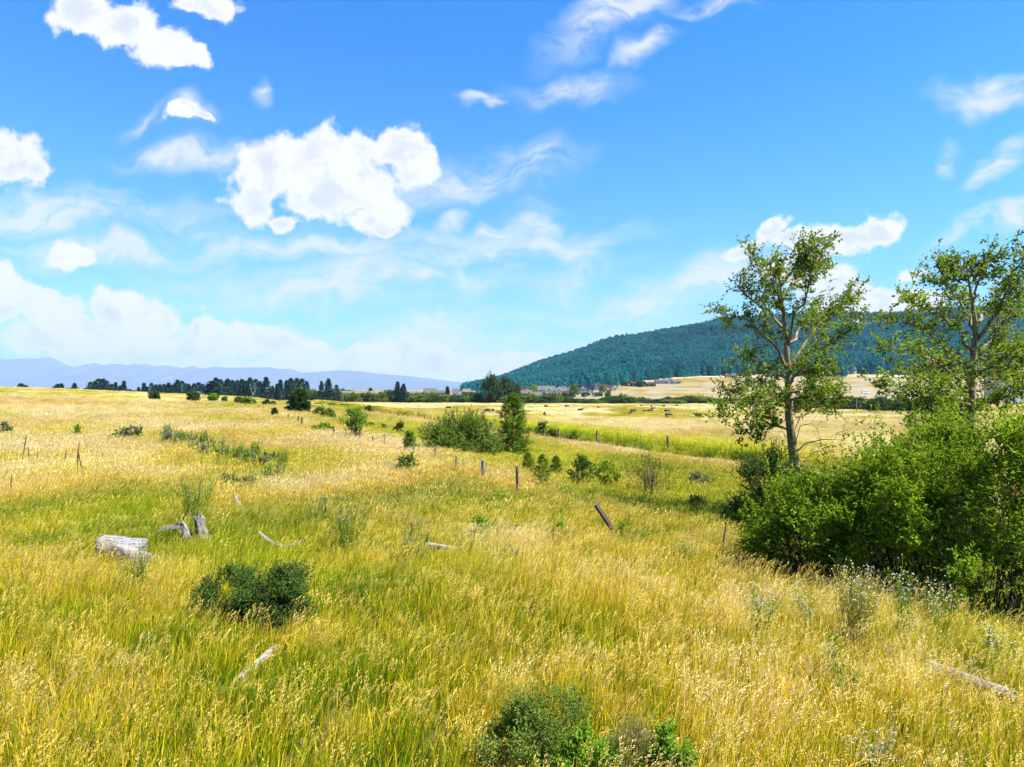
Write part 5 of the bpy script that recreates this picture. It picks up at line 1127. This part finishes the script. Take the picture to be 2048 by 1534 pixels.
hedge += [(px, 462 + g.normal() * 6, 788 + g.normal() * 2.2, 2) for px in np.arange(18, 290, 13)]
for k, (px, D, top, rt) in enumerate(hedge):
    p = at_depth(px, D); h = max(1.4, CAMZ + (HY - top) / FPX * D - p.z); w = (1.6 + .8 * g.random()) * (1.3 if not rt else .8)
    HS = [(635, 'behind the dark pine'), (690, 'under the three conifers'), (740, 'below the far orange field'), (785, 'left of the conifer pair'), (825, 'under the conifer pair'), (862, 'left of the brown roofed house'), (905, 'in front of the brown roofed house'), (966, 'in front of the navy roofed house'), (1038, 'at the foot of the poplars'), (1082, 'in front of the low grey roofed house'), (1140, 'in front of the beige house'), (1205, 'at the corner of the pale field'), (1260, 'around the two taller hedge trees'), (1330, 'below the brown hillside house'), (1400, 'above the largest cow'), (1600, 'just left of the tall cottonwood'), (1720, 'between the two cottonwoods'), (2100, 'behind the right cottonwood')]
    lab = 'dark shrub low under the conifers at the left end of the horizon' if rt == 2 else 'green willow shrub of the far hedgerow ' + next(t for e, t in HS if px < e)
    dup(HM[(k * 5) % 6], p, g.random() * 6.28, lab, 'willow shrubs of the hedgerow' if rt < 2 else 'shrubs under the left conifers', (w / 1.6, w / 1.6, h / 5.0)).name = 'hedge_shrub'
for px, top, hw, D, lab in [(984, 755, 19, 400, 'tallest poplar of the clump left of the centre houses'), (1010, 760, 17, 405, 'middle poplar of the clump left of the centre houses'), (1030, 770, 12, 410, 'lowest poplar on the right of the clump by the centre houses')]:
    p = at_depth(px, D); h = CAMZ + (HY - top) / FPX * D - p.z; w = hw / FPX * D
    dup(HM[1], p, px, lab, 'poplars of the clump', (w / 3.0, w / 3.0, h / 5.0)).name = 'poplar_tree'
for px, top, hw, D, v_, lab in [(1146, 771, 9, 575, 0, 'round green tree between the beige and the dark roofed houses'), (1205, 770, 6, 600, 3, 'light green tree before the chimney house'), (1143, 785, 7, 540, 1, 'round bush below the beige house, right one'), (1131, 786, 7, 540, 2, 'round bush below the beige house, left one'), (1171, 785, 8, 545, 4, 'left of two round bushes on the field edge'), (1195, 785, 9, 545, 5, 'right of two round bushes on the field edge'), (1217, 783, 8, 420, 0, 'bushy tree rising out of the hedge at the field corner'), (1245, 789, 8, 410, 3, 'second bushy tree rising out of the hedge'), (1280, 763, 8, 680, 2, 'tree in front of the brown house'), (1250, 764, 8, 700, 1, 'tree left of the brown house'), (1378, 793, 9, 398, 4, 'tall shrub in the hedge below the field')]:
    p = at_depth(px, D); h = CAMZ + (HY - top) / FPX * D - p.z; w = hw / FPX * D; q = dup(HM[v_], p, px, lab, None, (w / 3.0, w / 3.0, h / 5.0)); q.name = 'garden_tree'; q['category'] = 'tree'
p = at_depth(1066, 575); r_ = thing('lime_tree', 'bright lime green tree behind the low grey roofed house', 'tree', p); shrub_mesh(r_, 4.2, 4, CAMZ + (HY - 769) / FPX * 575 - p.z, 24, 260, 6, .7, .5, M['leaf_lime'], M['stem'], 971, z0=.2, twl=1.2, nst=5, sr=.1)
r0 = thing('garden_conifer', 'x', 'tree'); conifer_mesh(r0, 5.0, 1.3, 12, 6, 3, .6, .25, M['needle'], M['bark'], 972, base=.03, tufts=3, trunk_r=.1)
for k, px in enumerate([1088, 1093, 1100, 1105, 1112, 1119, 1125, 1131]): 
    p = at_depth(px, 525); h = CAMZ + (HY - 786 - (k % 3)) / FPX * 525 - p.z; dup(r0, p, k, 'dark young tree in the row planted before the beige house', 'row of dark young trees', (1.5, 1.5, h / 5.0)).name = 'garden_conifer'
for r_ in HM + [r0]:
    for c in list(r_.children): bpy.data.objects.remove(c)
    bpy.data.objects.remove(r_)

# ------------------------------------------------------------------ the wood on the hill
g = np.random.default_rng(88); hillc = bpy.data.collections.new('hill_conifers')
HC = []
for k in range(4):
    r_ = thing('model', 'x', 'tree'); conifer_mesh(r_, 10.0, [2.1, 2.6, 2.9, 1.9][k], [9, 8, 8, 10][k], 5, 2, 1.9, .95, M['needle_hill_hazed'], M['bark'], 980 + k, base=.06, shape=[.8, .6, .4, .85][k], tufts=2, droop=-.15, trunk_r=.22); HC.append(r_)
    ms = [c for c in r_.children if c.name.startswith('crown')][0]; q = bpy.data.objects.new(f'hill_conifer_{k}', ms.data); hillc.objects.link(q)
n = 64000; u = g.random(n) * 1.12 - .13; t_ = g.random(n); px = u * FPX + CX
Dc = 1500 + 420 * np.clip((px - 900) / 900, 0, 1.3); Df_ = np.interp(px, [860, 950, 1230, 1275, 1330, 1400, 2500], [650, 650, 668, 770, 850, 915, 930]); D = Df_ + 4 + (Dc + 66 - Df_) * t_ ** .85; z = hill_z(u, D); x = u * D
dens = .55 + .9 * (fbm(x, D, 90, 3, .5, 51) - .5) * 2 - 1.5 * np.exp(-((px - 1735) / 60) ** 2 - ((D - 1780) / 120) ** 2)
keep = (g.random(n) < np.clip(dens + .35, .04, 1)) & (px < 2130) & (px > 925)
x, D, z, px = x[keep], D[keep], z[keep], px[keep]; n = len(x)
sc = (1.0 + .85 * g.random(n)) * (1.0 + .25 * (fbm(x, D, 60, 2, .5, 52) - .5)) * (.62 + .38 * sst(D, 680, 1250))
front = np.argsort(D - 40 * g.random(n))                      # the trees of the lower edge stand as single trees
edge_i = [i for i in front[:900] if 930 < px[i] < 2040][:150]; mask = np.ones(n, bool); mask[edge_i] = False
ES = [(1000, 'behind the left houses'), (1060, 'behind the poplars'), (1130, 'behind the beige house'), (1200, 'behind the porch house'), (1260, 'behind the chimney house'), (1320, 'behind the brown hillside house'), (1400, 'behind the grey roofed house'), (1480, 'left of the tall cottonwood'), (1600, 'seen through the left of the tall cottonwood'), (1720, 'seen through the right of the tall cottonwood'), (1800, 'between the two cottonwoods'), (1930, 'seen through the left of the right cottonwood'), (2200, 'at the right picture edge')]
for q, i in enumerate(edge_i):
    dup(HC[q % 4], (x[i], D[i], z[i] - .3), q * 1.3, 'teal conifer at the hill foot, ' + next(t for e, t in ES if px[i] < e), 'conifers at the lower edge of the hill wood', float(sc[i])).name = 'edge_conifer'
x, D, z, sc = x[mask], D[mask], z[mask], sc[mask]; n = len(x)
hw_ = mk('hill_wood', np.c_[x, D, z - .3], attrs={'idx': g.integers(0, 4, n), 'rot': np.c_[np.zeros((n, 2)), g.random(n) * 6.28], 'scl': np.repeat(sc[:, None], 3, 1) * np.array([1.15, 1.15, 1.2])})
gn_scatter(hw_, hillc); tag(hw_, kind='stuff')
for r_ in HC:
    for c in list(r_.children): bpy.data.objects.remove(c)
    bpy.data.objects.remove(r_)

# ------------------------------------------------------------------ sow the grass
scatter_grass('meadow_grass', 5.5, 40, 31, pick_near, 1.0, False, 0, 18)
scatter_grass('meadow_grass_beyond', 20, 78, 11, lambda a, l, n: np.where(gr.random(n) < .55, pick_near(a, l, n), gr.integers(11, 14, n)), 1.0, False, 18, 22)
scatter_grass('far_meadow_grass', 52, 175, 2.7, lambda a, l, n: gr.integers(11, 14, n), 1.05, False, 24, 45)
scatter_grass('farthest_meadow_grass', 125, 330, .36, lambda a, l, n: gr.integers(14, 17, n), 1.0, False, 45, 60)
scatter_grass('pasture_grass', 30, 175, 2.8, lambda a, l, n: gr.integers(11, 14, n), 1.0, True, 0, 45)
scatter_grass('far_pasture_grass', 125, 440, .36, lambda a, l, n: gr.integers(14, 17, n), 1.0, True, 45, 40)
